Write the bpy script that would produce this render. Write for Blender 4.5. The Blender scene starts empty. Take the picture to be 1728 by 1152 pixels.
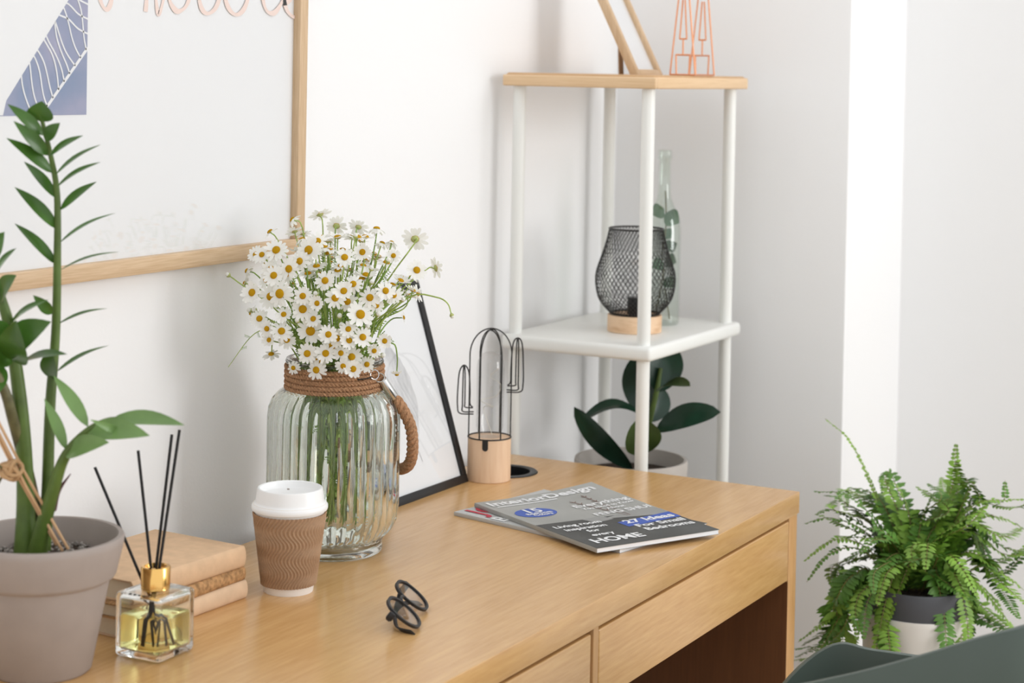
import bpy, bmesh, math, random
from mathutils import Vector, Matrix, Quaternion
R = math.radians
scene = bpy.context.scene
C = scene.collection

# ------------------------------------------------------------------ camera
YAW, PITCH, ROLL = R(28.693), R(1.155), R(1.077)
cam_d = bpy.data.cameras.new('camera'); cam = bpy.data.objects.new('camera', cam_d); C.objects.link(cam)
fw = Vector((math.cos(YAW)*math.cos(PITCH), math.sin(YAW)*math.cos(PITCH), -math.sin(PITCH)))
rt = Vector((math.sin(YAW), -math.cos(YAW), 0)); up = rt.cross(fw)
rt2 = rt*math.cos(ROLL) + up*math.sin(ROLL); up2 = -rt*math.sin(ROLL) + up*math.cos(ROLL)
m3 = Matrix((rt2, up2, -fw)).transposed()
cam.matrix_world = Matrix.Translation((0, 0, 1.402)) @ m3.to_4x4()
cam_d.lens = 66.52; cam_d.sensor_width = 36; cam_d.shift_y = -0.2283; cam_d.clip_start = .05
cam_d.dof.use_dof = True; cam_d.dof.focus_distance = 2.52; cam_d.dof.aperture_fstop = 5.6
scene.camera = cam
scene.cycles.max_bounces = 20; scene.cycles.glossy_bounces = 10; scene.cycles.transmission_bounces = 20; scene.cycles.transparent_max_bounces = 24
# ------------------------------------------------------------------ world, light, exposure
w = bpy.data.worlds.new('world'); scene.world = w; w.use_nodes = True
w.node_tree.nodes['Background'].inputs[0].default_value = (.972, .986, 1.0, 1)
w.node_tree.nodes['Background'].inputs[1].default_value = 1.36
ld = bpy.data.lights.new('window_daylight', 'AREA'); ld.shape = 'RECTANGLE'; ld.size = 1.5; ld.size_y = 1.75; ld.energy = 70
ld.color = (.985, .99, 1.0)
lo = bpy.data.objects.new('window_daylight', ld); C.objects.link(lo)
lo.location = (3.02, -2.36, 1.75); lo.rotation_euler = (R(90), 0, 0)   # outside the window pane opening, faces +y into the room
ld.size, ld.size_y = 1.16, 1.70
vs = scene.view_settings; vs.view_transform = 'Standard'; vs.look = 'None'; vs.exposure = -0.26; vs.gamma = 1; vs.use_curve_mapping = False

# ------------------------------------------------------------------ helpers
def mat(name, col, rough=.5, metal=0., spec=.5, trans=0., ior=1.45, coat=0., bump=None, var=None, alpha=None, sub=0.):
    m = bpy.data.materials.new(name); m.use_nodes = True
    nt = m.node_tree; b = nt.nodes['Principled BSDF']
    b.inputs['Base Color'].default_value = (*col, 1); b.inputs['Roughness'].default_value = rough
    b.inputs['Metallic'].default_value = metal; b.inputs['Specular IOR Level'].default_value = spec
    b.inputs['Transmission Weight'].default_value = trans; b.inputs['IOR'].default_value = ior
    b.inputs['Coat Weight'].default_value = coat; b.inputs['Coat Roughness'].default_value = .08
    tc = nt.nodes.new('ShaderNodeTexCoord')
    if var:                                # (scale, amount) : mottled colour
        n = nt.nodes.new('ShaderNodeTexNoise'); n.inputs['Scale'].default_value = var[0]; n.inputs['Detail'].default_value = 4
        nt.links.new(tc.outputs['Object'], n.inputs['Vector'])
        r = nt.nodes.new('ShaderNodeValToRGB')
        k = var[1]
        r.color_ramp.elements[0].color = (*[c*(1-k) for c in col], 1); r.color_ramp.elements[1].color = (*[min(1, c*(1+k)) for c in col], 1)
        r.color_ramp.elements[0].position = .3; r.color_ramp.elements[1].position = .7
        nt.links.new(n.outputs['Fac'], r.inputs['Fac']); nt.links.new(r.outputs['Color'], b.inputs['Base Color'])
    if bump:                               # (scale, strength)
        n = nt.nodes.new('ShaderNodeTexNoise'); n.inputs['Scale'].default_value = bump[0]; n.inputs['Detail'].default_value = 5
        nt.links.new(tc.outputs['Object'], n.inputs['Vector'])
        bp = nt.nodes.new('ShaderNodeBump'); bp.inputs['Strength'].default_value = bump[1]; bp.inputs['Distance'].default_value = .002
        nt.links.new(n.outputs['Fac'], bp.inputs['Height']); nt.links.new(bp.outputs['Normal'], b.inputs['Normal'])
    return m

def wood(name, c1, c2, scale=(1, 12, 12), rough=.42, spec=.5, rings=0.):
    m = bpy.data.materials.new(name); m.use_nodes = True
    nt = m.node_tree; b = nt.nodes['Principled BSDF']; L = nt.links
    tc = nt.nodes.new('ShaderNodeTexCoord'); mp = nt.nodes.new('ShaderNodeMapping'); mp.inputs['Scale'].default_value = scale
    L.new(tc.outputs['Object'], mp.inputs['Vector'])
    n1 = nt.nodes.new('ShaderNodeTexNoise'); n1.inputs['Scale'].default_value = 2.2; n1.inputs['Detail'].default_value = 6; n1.inputs['Distortion'].default_value = .6
    n2 = nt.nodes.new('ShaderNodeTexNoise'); n2.inputs['Scale'].default_value = 14; n2.inputs['Detail'].default_value = 8
    L.new(mp.outputs['Vector'], n1.inputs['Vector']); L.new(mp.outputs['Vector'], n2.inputs['Vector'])
    mx = nt.nodes.new('ShaderNodeMath'); mx.operation = 'MULTIPLY_ADD'; mx.inputs[1].default_value = .60; 
    L.new(n2.outputs['Fac'], mx.inputs[0])
    half = nt.nodes.new('ShaderNodeMath'); half.operation = 'MULTIPLY'; half.inputs[1].default_value = .40
    L.new(n1.outputs['Fac'], half.inputs[0]); L.new(half.outputs[0], mx.inputs[2])
    src = mx
    if rings:
        wv = nt.nodes.new('ShaderNodeTexWave'); wv.inputs['Scale'].default_value = rings; wv.inputs['Distortion'].default_value = 6; wv.inputs['Detail'].default_value = 2
        L.new(mp.outputs['Vector'], wv.inputs['Vector'])
        m2 = nt.nodes.new('ShaderNodeMath'); m2.operation = 'MULTIPLY_ADD'; m2.inputs[1].default_value = .3
        L.new(wv.outputs['Fac'], m2.inputs[0]); L.new(mx.outputs[0], m2.inputs[2]); src = m2
    rp = nt.nodes.new('ShaderNodeValToRGB')
    rp.color_ramp.elements[0].position = .30; rp.color_ramp.elements[0].color = (*c1, 1)
    rp.color_ramp.elements[1].position = .70; rp.color_ramp.elements[1].color = (*c2, 1)
    L.new(src.outputs[0], rp.inputs['Fac']); L.new(rp.outputs['Color'], b.inputs['Base Color'])
    b.inputs['Roughness'].default_value = rough; b.inputs['Specular IOR Level'].default_value = spec
    bp = nt.nodes.new('ShaderNodeBump'); bp.inputs['Strength'].default_value = .06; bp.inputs['Distance'].default_value = .001
    L.new(n2.outputs['Fac'], bp.inputs['Height']); L.new(bp.outputs['Normal'], b.inputs['Normal'])
    return m

def thin_glass(name, tint=(1, 1, 1), rough=.01, ior=1.5):
    m = bpy.data.materials.new(name); m.use_nodes = True
    nt = m.node_tree; nt.nodes.clear(); L = nt.links
    o = nt.nodes.new('ShaderNodeOutputMaterial'); mx = nt.nodes.new('ShaderNodeMixShader')
    t = nt.nodes.new('ShaderNodeBsdfTransparent'); t.inputs[0].default_value = (*tint, 1)
    g = nt.nodes.new('ShaderNodeBsdfGlossy'); g.inputs['Roughness'].default_value = rough
    f = nt.nodes.new('ShaderNodeFresnel'); ge = nt.nodes.new('ShaderNodeNewGeometry')
    mi = nt.nodes.new('ShaderNodeMix'); mi.inputs[2].default_value = ior; mi.inputs[3].default_value = 1/ior   # same reflectance entering and leaving the thin pane
    L.new(ge.outputs['Backfacing'], mi.inputs[0]); L.new(mi.outputs[0], f.inputs[0])
    L.new(f.outputs[0], mx.inputs[0]); L.new(t.outputs[0], mx.inputs[1]); L.new(g.outputs[0], mx.inputs[2]); L.new(mx.outputs[0], o.inputs[0])
    return m

class MB:
    def __init__(s): s.v = []; s.f = []
    def add(s, vs, fs):
        o = len(s.v); s.v += [tuple(v) for v in vs]; s.f += [tuple(i+o for i in f) for f in fs]; return s
    def box(s, x0, x1, y0, y1, z0, z1, bev=0., seg=2):
        bm = bmesh.new(); bmesh.ops.create_cube(bm, size=1)
        bmesh.ops.scale(bm, vec=(x1-x0, y1-y0, z1-z0), verts=bm.verts)
        bmesh.ops.translate(bm, vec=((x0+x1)/2, (y0+y1)/2, (z0+z1)/2), verts=bm.verts)
        if bev: bmesh.ops.bevel(bm, geom=bm.edges[:], offset=bev, segments=seg, affect='EDGES', profile=.5)
        bm.verts.index_update()
        s.add([v.co for v in bm.verts], [[v.index for v in f.verts] for f in bm.faces]); bm.free(); return s
    def lathe(s, prof, n=48, c=(0, 0, 0), rib=None, cap0=False, cap1=False):
        vs = []; fs = []
        for (r, z) in prof:
            for k in range(n):
                a = 2*math.pi*k/n
                rr = r + (rib(a, z, r) if rib else 0)
                vs.append((c[0]+rr*math.cos(a), c[1]+rr*math.sin(a), c[2]+z))
        for i in range(len(prof)-1):
            for k in range(n):
                k2 = (k+1) % n
                fs.append((i*n+k, i*n+k2, (i+1)*n+k2, (i+1)*n+k))
        if cap0: fs.append(tuple(range(n))[::-1])
        if cap1: fs.append(tuple((len(prof)-1)*n+k for k in range(n)))
        return s.add(vs, fs)
    def tube(s, pts, r, n=6, closed=False, cap=True):
        pts = [Vector(p) for p in pts]; N = len(pts)
        rs = r if isinstance(r, (list, tuple)) else [r]*N
        t0 = (pts[1]-pts[0]).normalized()
        a = t0.orthogonal().normalized(); vs = []; fs = []
        prev = t0
        for i, p in enumerate(pts):
            if closed: t = (pts[(i+1) % N]-pts[i-1])
            else: t = pts[min(i+1, N-1)]-pts[max(i-1, 0)]
            if t.length < 1e-9: t = prev
            t.normalize()
            q = prev.rotation_difference(t); a = q @ a; a = (a - t*a.dot(t)).normalized(); prev = t
            b = t.cross(a)
            for k in range(n):
                an = 2*math.pi*k/n
                vs.append(p + (a*math.cos(an)+b*math.sin(an))*rs[i])
        M = N if closed else N-1
        for i in range(M):
            j = (i+1) % N
            for k in range(n):
                k2 = (k+1) % n
                fs.append((i*n+k, i*n+k2, j*n+k2, j*n+k))
        if cap and not closed:
            fs.append(tuple(range(n))[::-1]); fs.append(tuple((N-1)*n+k for k in range(n)))
        return s.add(vs, fs)
    def xf(s, M):
        s.v = [tuple(M @ Vector(v)) for v in s.v]; return s
    def mesh(s, name, m=None, smooth=True, angle=40):
        me = bpy.data.meshes.new(name); me.from_pydata(s.v, [], s.f)
        bm = bmesh.new(); bm.from_mesh(me); bmesh.ops.recalc_face_normals(bm, faces=bm.faces); bm.to_mesh(me); bm.free()
        if m: me.materials.append(m)
        if smooth:
            me.polygons.foreach_set('use_smooth', [True]*len(me.polygons))
            try: me.set_sharp_from_angle(angle=R(angle))
            except Exception: pass
        me.update(); return me
    def build(s, name, m, parent=None, smooth=True, angle=40, loc=None):
        return link(name, s.mesh(name, m, smooth, angle), parent, loc)

def link(name, me, parent=None, loc=None):
    o = bpy.data.objects.new(name, me); C.objects.link(o)
    if parent: o.parent = parent
    if loc: o.location = loc
    return o
def tag(o, label, cat, group=None):
    o['label'] = label; o['category'] = cat
    if group: o['group'] = group
    return o
def thing(name, label, cat, loc=(0, 0, 0), rotz=0, group=None):
    o = bpy.data.objects.new(name, None); o.empty_display_size = .05; C.objects.link(o)
    o.location = loc; o.rotation_euler = (0, 0, rotz); return tag(o, label, cat, group)
def struct(o): o['kind'] = 'structure'; return o
def catmull(pts, k=6, closed=False):
    P = [Vector(p) for p in pts]; n = len(P); out = []
    rng = range(n) if closed else range(n-1)
    for i in rng:
        p1, p2 = P[i], P[(i+1) % n]
        p0 = P[i-1] if (closed or i > 0) else p1*2-p2
        p3 = P[(i+2) % n] if (closed or i+2 < n) else p2*2-p1
        for j in range(k):
            t = j/k
            out.append(.5*((2*p1)+(p2-p0)*t+(2*p0-5*p1+4*p2-p3)*t*t+(3*p1-p0-3*p2+p3)*t**3))
    if not closed: out.append(P[-1])
    return out
VIEWROT = YAW - R(90)      # local x = to the right as seen from the doorway, local y = away, local z = up

def leaf_mesh(mb, base, tip, width, normal, curl=.0, fold=.15, n=8, peak=.45, wid_pow=1.0, droop=0.):
    """a blade leaf from base to tip with a folded midrib and a bent spine"""
    base, tip, normal = Vector(base), Vector(tip), Vector(normal)
    d = tip-base; L = d.length; t = d.normalized()
    side = t.cross(normal)
    if side.length < 1e-4: side = t.orthogonal()
    side.normalize(); nn = side.cross(t).normalized()
    vs = []; fs = []
    for i in range(n+1):
        s = i/n
        wv = math.sin(math.pi*(s**(math.log(.5)/math.log(peak))))**wid_pow*width/2 if 0 < s < 1 else width*.012
        c = base + d*s + nn*(curl*L*math.sin(math.pi*s)) + Vector((0, 0, -droop*L*s*s))
        up_ = nn*fold*wv
        vs += [c - side*wv + up_, c - side*wv*.5 + up_*.35, c, c + side*wv*.5 + up_*.35, c + side*wv + up_]
    for i in range(n):
        for k in range(4):
            a = i*5+k; fs.append((a, a+1, a+6, a+5))
    mb.add(vs, fs); return mb

def text_mesh(txt, size, bold=.0, shear=0., align='LEFT'):
    cu = bpy.data.curves.new('lettering', 'FONT'); cu.body = txt; cu.size = size; cu.offset = bold; cu.shear = shear; cu.align_x = align
    cu.resolution_u = 3
    o = bpy.data.objects.new('lettering', cu); C.objects.link(o)
    bpy.context.view_layer.update()
    dg = bpy.context.evaluated_depsgraph_get(); me = o.evaluated_get(dg).to_mesh()
    vs = [tuple(v.co) for v in me.vertices]; fs = [tuple(p.vertices) for p in me.polygons]
    o.evaluated_get(dg).to_mesh_clear(); bpy.data.objects.remove(o); bpy.data.curves.remove(cu)
    return vs, fs

# ------------------------------------------------------------------ materials
M = {}
M['wall'] = mat('wall_paint', (.86, .86, .86), .8, spec=.2, bump=(260, .10))
M['ceiling'] = mat('ceiling_paint', (.88, .88, .87), .9, spec=.2)
M['floor'] = wood('floor_wood', (.50, .41, .31), (.60, .50, .39), (1, 14, 1), .5)
M['oak'] = wood('oak_veneer_along', (.54, .295, .108), (.69, .42, .175), (1.3, 15, 15), .25, .95)
M['oak_v'] = wood('oak_veneer_upright', (.44, .235, .088), (.60, .355, .155), (15, 15, 1.3), .4)
M['oak_shaded'] = wood('oak_veneer_shaded', (.125, .044, .012), (.175, .066, .019), (17, 17, .9), .5)  # oak with the shade under the desk put into its colour
M['frame_oak'] = wood('frame_oak', (.50, .33, .18), (.70, .52, .34), (1.5, 30, 30), .5)
M['frame_oak_v'] = wood('frame_oak_upright', (.50, .33, .18), (.70, .52, .34), (30, 30, 1.5), .5)
M['bamboo'] = wood('bamboo_laminate', (.50, .28, .12), (.68, .43, .22), (46, 1.2, 6), .45)
M['bamboo_edge'] = wood('bamboo_edge', (.66, .44, .24), (.80, .58, .36), (1.2, 1.2, 40), .45)
M['light_wood'] = wood('beech_wood', (.70, .46, .29), (.82, .60, .41), (14, 14, 1.2), .5)
M['pine'] = wood('pine_wood', (.62, .37, .20), (.80, .56, .36), (4, 4, 24), .5, rings=1.2)
M['white_metal'] = mat('white_lacquer', (.82, .825, .79), .35)
M['white_plastic'] = mat('white_plastic', (.86, .86, .855), .3)
M['paper'] = mat('paper_white', (.82, .825, .83), .7, spec=.2)
M['cup_paper'] = mat('cup_paper', (.86, .82, .77), .7, spec=.2)
M['kraft'] = mat('kraft_paper', (.66, .45, .28), .75, spec=.25, var=(60, .08), bump=(40, .25))
M['kraft2'] = mat('kraft_paper_pale', (.70, .50, .33), .75, spec=.25, var=(50, .07), bump=(40, .25))
M['cork'] = mat('cork_cover', (.42, .24, .11), .8, spec=.2, var=(180, .38))
M['pages'] = mat('book_pages', (.72, .62, .47), .8, spec=.2)
M['pages_white'] = mat('magazine_pages', (.82, .82, .83), .7, spec=.2)
M['sleeve'] = mat('corrugated_card', (.42, .27, .165), .75, spec=.2, var=(300, .06))
M['taupe'] = mat('taupe_clay', (.36, .31, .28), .75, spec=.25, var=(30, .04))
M['pale_taupe'] = mat('pale_taupe_clay', (.50, .46, .42), .7, spec=.25, var=(30, .04))
M['taupe_in'] = mat('taupe_clay_inside', (.30, .25, .225), .8, spec=.2)
M['soil'] = mat('dark_soil', (.06, .045, .035), .95, spec=.1, var=(220, .6), bump=(220, 1))
M['gravel'] = mat('pale_gravel', (.35, .32, .29), .95, spec=.1, var=(300, .5))
M['black'] = mat('black_lacquer', (.012, .012, .013), .38)
M['black_wire'] = mat('black_wire_paint', (.012, .011, .010), .45)
M['black_plastic'] = mat('black_plastic', (.016, .017, .018), .35)
M['reed'] = mat('black_reed', (.013, .013, .014), .7)
M['gold'] = mat('polished_gold', (.83, .50, .16), .18, metal=1)
M['copper'] = mat('copper_wire', (.78, .36, .20), .32, metal=1)
M['steel'] = mat('nickel_steel', (.62, .62, .62), .2, metal=1)
M['rope'] = mat('jute_rope', (.40, .225, .125), .9, spec=.1, var=(350, .3), bump=(400, .6))
M['twine'] = mat('natural_twine', (.50, .32, .17), .9, spec=.1)
M['stick'] = mat('bamboo_stick', (.55, .34, .18), .7)
M['zz_leaf'] = mat('glossy_green_leaf', (.048, .125, .015), .3, var=(18, .3))
M['zz_leaf2'] = mat('pale_green_leaf', (.145, .25, .075), .36, var=(18, .25))
M['zz_stem'] = mat('green_stem', (.075, .125, .02), .45, var=(25, .35))
M['zz_stem2'] = mat('brown_green_stem', (.13, .12, .05), .5, var=(60, .4))
M['daisy_stem'] = mat('chamomile_stem', (.33, .43, .11), .6, var=(90, .3))
M['daisy_stem2'] = mat('chamomile_stem_dark', (.21, .33, .065), .6, var=(90, .3))
M['petal'] = mat('white_petal', (.93, .92, .89), .6, spec=.15)
_nt = M['petal'].node_tree; _b = _nt.nodes['Principled BSDF']; _t = _nt.nodes.new('ShaderNodeBsdfTranslucent'); _t.inputs[0].default_value = (.93, .93, .86, 1)
_m = _nt.nodes.new('ShaderNodeMixShader'); _m.inputs[0].default_value = .3
_nt.links.new(_b.outputs[0], _m.inputs[1]); _nt.links.new(_t.outputs[0], _m.inputs[2]); _nt.links.new(_m.outputs[0], _nt.nodes['Material Output'].inputs[0])
M['disc'] = mat('yellow_disc', (.78, .42, .012), .8, spec=.15, bump=(900, .8))
M['disc_g'] = mat('greenish_disc', (.55, .42, .06), .8, spec=.15)
M['sepal'] = mat('bud_green', (.42, .45, .16), .6)
M['rubber'] = mat('rubber_leaf', (.014, .045, .026), .25, var=(20, .3))
M['rubber2'] = mat('rubber_leaf_underside', (.045, .075, .018), .38, var=(20, .3))
M['fern'] = mat('fern_green', (.19, .34, .045), .5, var=(25, .35))
M['fern2'] = mat('fern_dark_green', (.085, .20, .026), .5, var=(25, .35))
M['fern_stem'] = mat('fern_stem', (.20, .17, .05), .6)
M['eucalyptus'] = mat('eucalyptus_leaf', (.085, .15, .09), .5, var=(30, .2))
M['dark_pot'] = mat('charcoal_pot', (.075, .078, .088), .55)
M['planter'] = mat('cream_planter', (.74, .71, .66), .55)
M['chair'] = mat('sage_grey_shell', (.075, .100, .085), .42)
M['glass'] = mat('clear_green_glass', (.925, .968, .935), .0, trans=1, ior=1.45)
M['bottle_glass'] = mat('clear_glass', (.97, .99, .98), .0, trans=1, ior=1.45)
M['liquid'] = mat('pale_yellow_oil', (.93, .90, .40), .0, trans=1, ior=1.33)
M['pane'] = thin_glass('picture_glass')
M['lens'] = thin_glass('spectacle_lens', (.93, .92, .93))
M['bulb'] = thin_glass('bulb_glass', (.965, .965, .965), ior=1.6)
M['cl_bottle'] = thin_glass('pale_green_bottle_glass', (.948, .970, .952), ior=1.55)
M['print_grey'] = mat('feather_grey', (.58, .58, .59), .7, var=(9, .3))
M['script'] = mat('blush_print', (.86, .69, .62), .7, spec=.2)
M['blue'] = mat('blue_print', (.05, .11, .44), .45)
M['red'] = mat('red_print', (.55, .03, .06), .45)
M['white_print'] = mat('white_print', (.84, .84, .84), .45)
M['mag_grey'] = mat('cover_grey', (.36, .36, .34), .42, var=(8, .12))
M['mag_pale'] = mat('cover_pale_grey', (.50, .50, .49), .42, var=(8, .08))
M['mag_dark'] = mat('cover_charcoal', (.06, .063, .062), .4, var=(12, .3))
M['mag_mid'] = mat('cover_mid_grey', (.30, .30, .29), .42)
M['mag_brown'] = mat('cover_brown', (.16, .07, .05), .45)
M['led'] = mat('fairy_light_wire', (.75, .72, .62), .3, metal=.6)

# ------------------------------------------------------------------ the room
WY, BX, PX, PY = 1.590, 3.329, 3.667, 1.119
struct(MB().box(-1.6, BX, WY, WY+.12, 0, 2.7).build('wall_left', M['wall'], smooth=False))
struct(MB().box(BX, PX+.12, PY, WY+.12, 0, 2.7, bev=.003).build('wall_column', M['wall']))
struct(MB().box(PX, PX+.12, -2.2, PY, 0, 2.7).build('wall_back', M['wall'], smooth=False))
RY = -2.2
wx0, wx1, wz0, wz1 = 2.44, 3.60, .90, 2.60
rw = MB().box(1.9, wx0, RY-.12, RY, 0, 2.7).box(wx1, PX+.12, RY-.12, RY, 0, 2.7).box(wx0, wx1, RY-.12, RY, 0, wz0).box(wx0, wx1, RY-.12, RY, wz1, 2.7)
struct(rw.build('wall_right', M['wall'], smooth=False))
struct(MB().box(-1.6, PX+.12, -2.32, WY+.12, -.05, 0).build('floor', M['floor'], smooth=False))
wn = struct(bpy.data.objects.new('window_1', None)); C.objects.link(wn); wn.location = ((wx0+wx1)/2, RY, wz0)
hw, hh = (wx1-wx0)/2, wz1-wz0
MB().box(-hw, hw, -.08, -.03, 0, .05, .004).build('frame_rail', M['white_plastic'], wn)
MB().box(-hw, hw, -.08, -.03, hh-.05, hh, .004).build('frame_rail', M['white_plastic'], wn)
for xx in (-hw, -.025, hw-.05): MB().box(xx, xx+.05, -.08, -.03, .05, hh-.05, .004).build('frame_stile', M['white_plastic'], wn)
MB().box(-hw-.04, hw+.04, -.03, .12, -.03, 0, .004).build('sill', M['white_plastic'], wn)
struct(MB().box(-1.6, BX-.001, WY-.012, WY-.0005, 0, .07, .003).build('baseboard_left', M['white_plastic']))
struct(MB().box(PX-.012, PX-.0005, -2.2, PY, 0, .07, .003).build('baseboard_back', M['white_plastic']))

# ------------------------------------------------------------------ desk
DX0, DX1, DY0, DY1, DZ = 1.02, 2.8095, 1.0124, 1.541, .75
desk = thing('desk', 'light oak desk with flat drawers and a round black cable hole', 'desk', (1.9, 1.28, 0))
def dk(mb, name, m, par=desk, **k):
    mb.xf(Matrix.Translation((-1.9, -1.28, 0))); return mb.build(name, m, par, **k)
gx, gy, gr = 2.683, 1.4655, .047
def top_with_hole():
    # slab with a round cable hole: ring of the hole stitched to the rectangle
    n = 48; vs = []; fs = []
    for z in (DZ, DZ-.034):
        for k in range(n):
            a = 2*math.pi*k/n; vs.append((gx+gr*math.cos(a), gy+gr*math.sin(a), z))
        for k in range(n):
            a = 2*math.pi*k/n; dx, dy = math.cos(a), math.sin(a)
            t = 1e9
            if dx > 1e-9: t = min(t, (DX1-gx)/dx)
            if dx < -1e-9: t = min(t, (DX0-gx)/dx)
            if dy > 1e-9: t = min(t, (DY1-gy)/dy)
            if dy < -1e-9: t = min(t, (DY0-gy)/dy)
            vs.append((gx+t*dx, gy+t*dy, z))
    def corner_index(z):
        pass
    for layer in (0, 1):
        o = layer*2*n
        for k in range(n):
            k2 = (k+1) % n; fs.append((o+k, o+n+k, o+n+k2, o+k2))
    for k in range(n):
        k2 = (k+1) % n
        fs.append((k, k2, 2*n+k2, 2*n+k)); fs.append((n+k, n+k2, 3*n+k2, 3*n+k))
    # corners: fill triangles between neighbours lying on different sides
    for k in range(n):
        k2 = (k+1) % n
        a, b = vs[n+k], vs[n+k2]
        if abs(a[0]-b[0]) > 1e-6 and abs(a[1]-b[1]) > 1e-6:
            cx = a[0] if a[0] in (DX0, DX1) or abs(a[0]-DX0) < 1e-6 or abs(a[0]-DX1) < 1e-6 else b[0]
            cy = a[1] if abs(a[1]-DY0) < 1e-6 or abs(a[1]-DY1) < 1e-6 else b[1]
            i = len(vs); vs += [(cx, cy, DZ), (cx, cy, DZ-.034)]
            fs += [(n+k, i, n+k2), (3*n+k, i+1, 3*n+k2), (n+k, i, i+1, 3*n+k), (i, n+k2, 3*n+k2, i+1)]
            # drop the slanted side face later (harmless inside)
    return MB().add(vs, fs)
dk(top_with_hole(), 'desk_top', M['oak'], smooth=False)
e = MB().box(DX0, DX1, DY0-.0012, DY0+.0008, DZ-.0335, DZ+.0002, .0011); dk(e, 'front_edge_band', M['oak'])
dk(MB().box(DX1-.038, DX1-.003, DY0+.001, DY1-.001, 0, DZ-.034, .001), 'side_panel', M['oak_v'])
dk(MB().box(DX0, DX0+.036, DY0+.001, DY1-.001, 0, DZ-.034, .001), 'side_panel', M['oak_v'])
dk(MB().box(DX1-.0400, DX1-.0381, DY0+.0014, DY1-.032, .02, .616), 'shade_panel', M['oak_shaded'])  # added thin sheet, its dark colour stands in for knee-space shade
dk(MB().box(2.1008, 2.1025, DY0+.022, DY1-.032, .02, .616), 'shade_panel', M['oak_shaded'])  # same added shade sheet on the divider side
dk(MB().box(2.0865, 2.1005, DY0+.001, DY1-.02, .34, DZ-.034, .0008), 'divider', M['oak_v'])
dk(MB().box(DX0+.036, DX1-.038, DY1-.03, DY1-.014, .30, DZ-.034, .0005), 'back_panel', M['oak_shaded'])
# a drawer pedestal on the left and the shallow drawer above the knee space
def drawer(x0, x1, z0, z1):
    f = dk(MB().box(x0, x1, DY0+.0005, DY0+.018, z0, z1, .0022, 3), 'drawer_front', M['oak'])
    b = MB().box(x0+.022, x1-.022, DY0+.018, DY1-.06, z0+.008, z1-.02, .001); dk(b, 'drawer_box', M['oak_shaded'], f)
    return f
drawer(2.1015, DX1-.0405, .6185, .7108)
drawer(1.068, 2.0790, .6185, .7108)
dk(MB().box(2.0865, 2.1005, DY0+.02, DY1-.03, .02, .34, .0008), 'pedestal_side', M['oak_v'])
dk(MB().box(DX0+.036, 2.0865, DY0+.02, DY1-.03, .02, .04), 'pedestal_floor', M['oak_shaded'])
g = MB().lathe([(gr-.009, -.03), (gr-.009, .001), (gr-.006, .0022), (gr+.002, .0018), (gr+.0035, .0002), (gr+.0035, -.0002), (gr-.0002, -.0002), (gr-.0002, -.033)], 48, (gx, gy, DZ))
gro = dk(g, 'cable_grommet', M['black_plastic']); gro['label'] = 'black ring around the cable hole'
dk(MB().lathe([(gr-.001, -.20), (gr-.001, -.0335)], 32, (gx, gy, DZ), cap0=True), 'cable_cup', M['black_plastic'], gro)

# ------------------------------------------------------------------ big wall picture
art = thing('wall_picture', 'large framed botanical print with handwritten lettering in pale oak frame on white wall', 'picture', (1.80, WY, 1.132))
AX0, AX1, AZ0, AZ1, fd = -.50, .4466, 0, .72, .024
MB().box(AX0, AX1, -fd, -.002, AZ0, AZ0+.0215, .001).build('frame_rail', M['frame_oak'], art)
MB().box(AX0, AX1, -fd, -.002, AZ1-.0215, AZ1, .001).build('frame_rail', M['frame_oak'], art)
MB().box(AX1-.0195, AX1, -fd, -.002, AZ0+.0215, AZ1-.0215, .001).build('frame_stile', M['frame_oak_v'], art)
MB().box(AX0, AX0+.0195, -fd, -.002, AZ0+.0215, AZ1-.0215, .001).build('frame_stile', M['frame_oak_v'], art)
sheet = MB().box(AX0+.018, AX1-.018, -.012, -.004, AZ0+.02, AZ1-.02).build('paper_sheet', M['paper'], art, smooth=False)
MB().box(AX0+.018, AX1-.018, -.0165, -.0150, AZ0+.02, AZ1-.02).build('glass_pane', M['pane'], art, smooth=False)
# print: blue-violet block with a white veined leaf
def print_blue():
    m = bpy.data.materials.new('blue_violet_print'); m.use_nodes = True; nt = m.node_tree; b = nt.nodes['Principled BSDF']
    tc = nt.nodes.new('ShaderNodeTexCoord'); n = nt.nodes.new('ShaderNodeTexNoise'); n.inputs['Scale'].default_value = 11; n.inputs['Detail'].default_value = 5
    nt.links.new(tc.outputs['Object'], n.inputs['Vector']); r = nt.nodes.new('ShaderNodeValToRGB')
    r.color_ramp.elements[0].position = .35; r.color_ramp.elements[0].color = (.16, .235, .38, 1)
    r.color_ramp.elements[1].position = .62; r.color_ramp.elements[1].color = (.32, .325, .46, 1)
    nt.links.new(n.outputs['Fac'], r.inputs['Fac']); nt.links.new(r.outputs['Color'], b.inputs['Base Color']); b.inputs['Roughness'].default_value = .7
    return m
pb = MB().add([(-.42, -.0125, .2045), (-.0087, -.0125, .2045), (-.0087, -.0125, .66), (-.42, -.0125, .66)], [(0, 1, 2, 3)]).build('blue_print_block', print_blue(), sheet, smooth=False)
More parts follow.
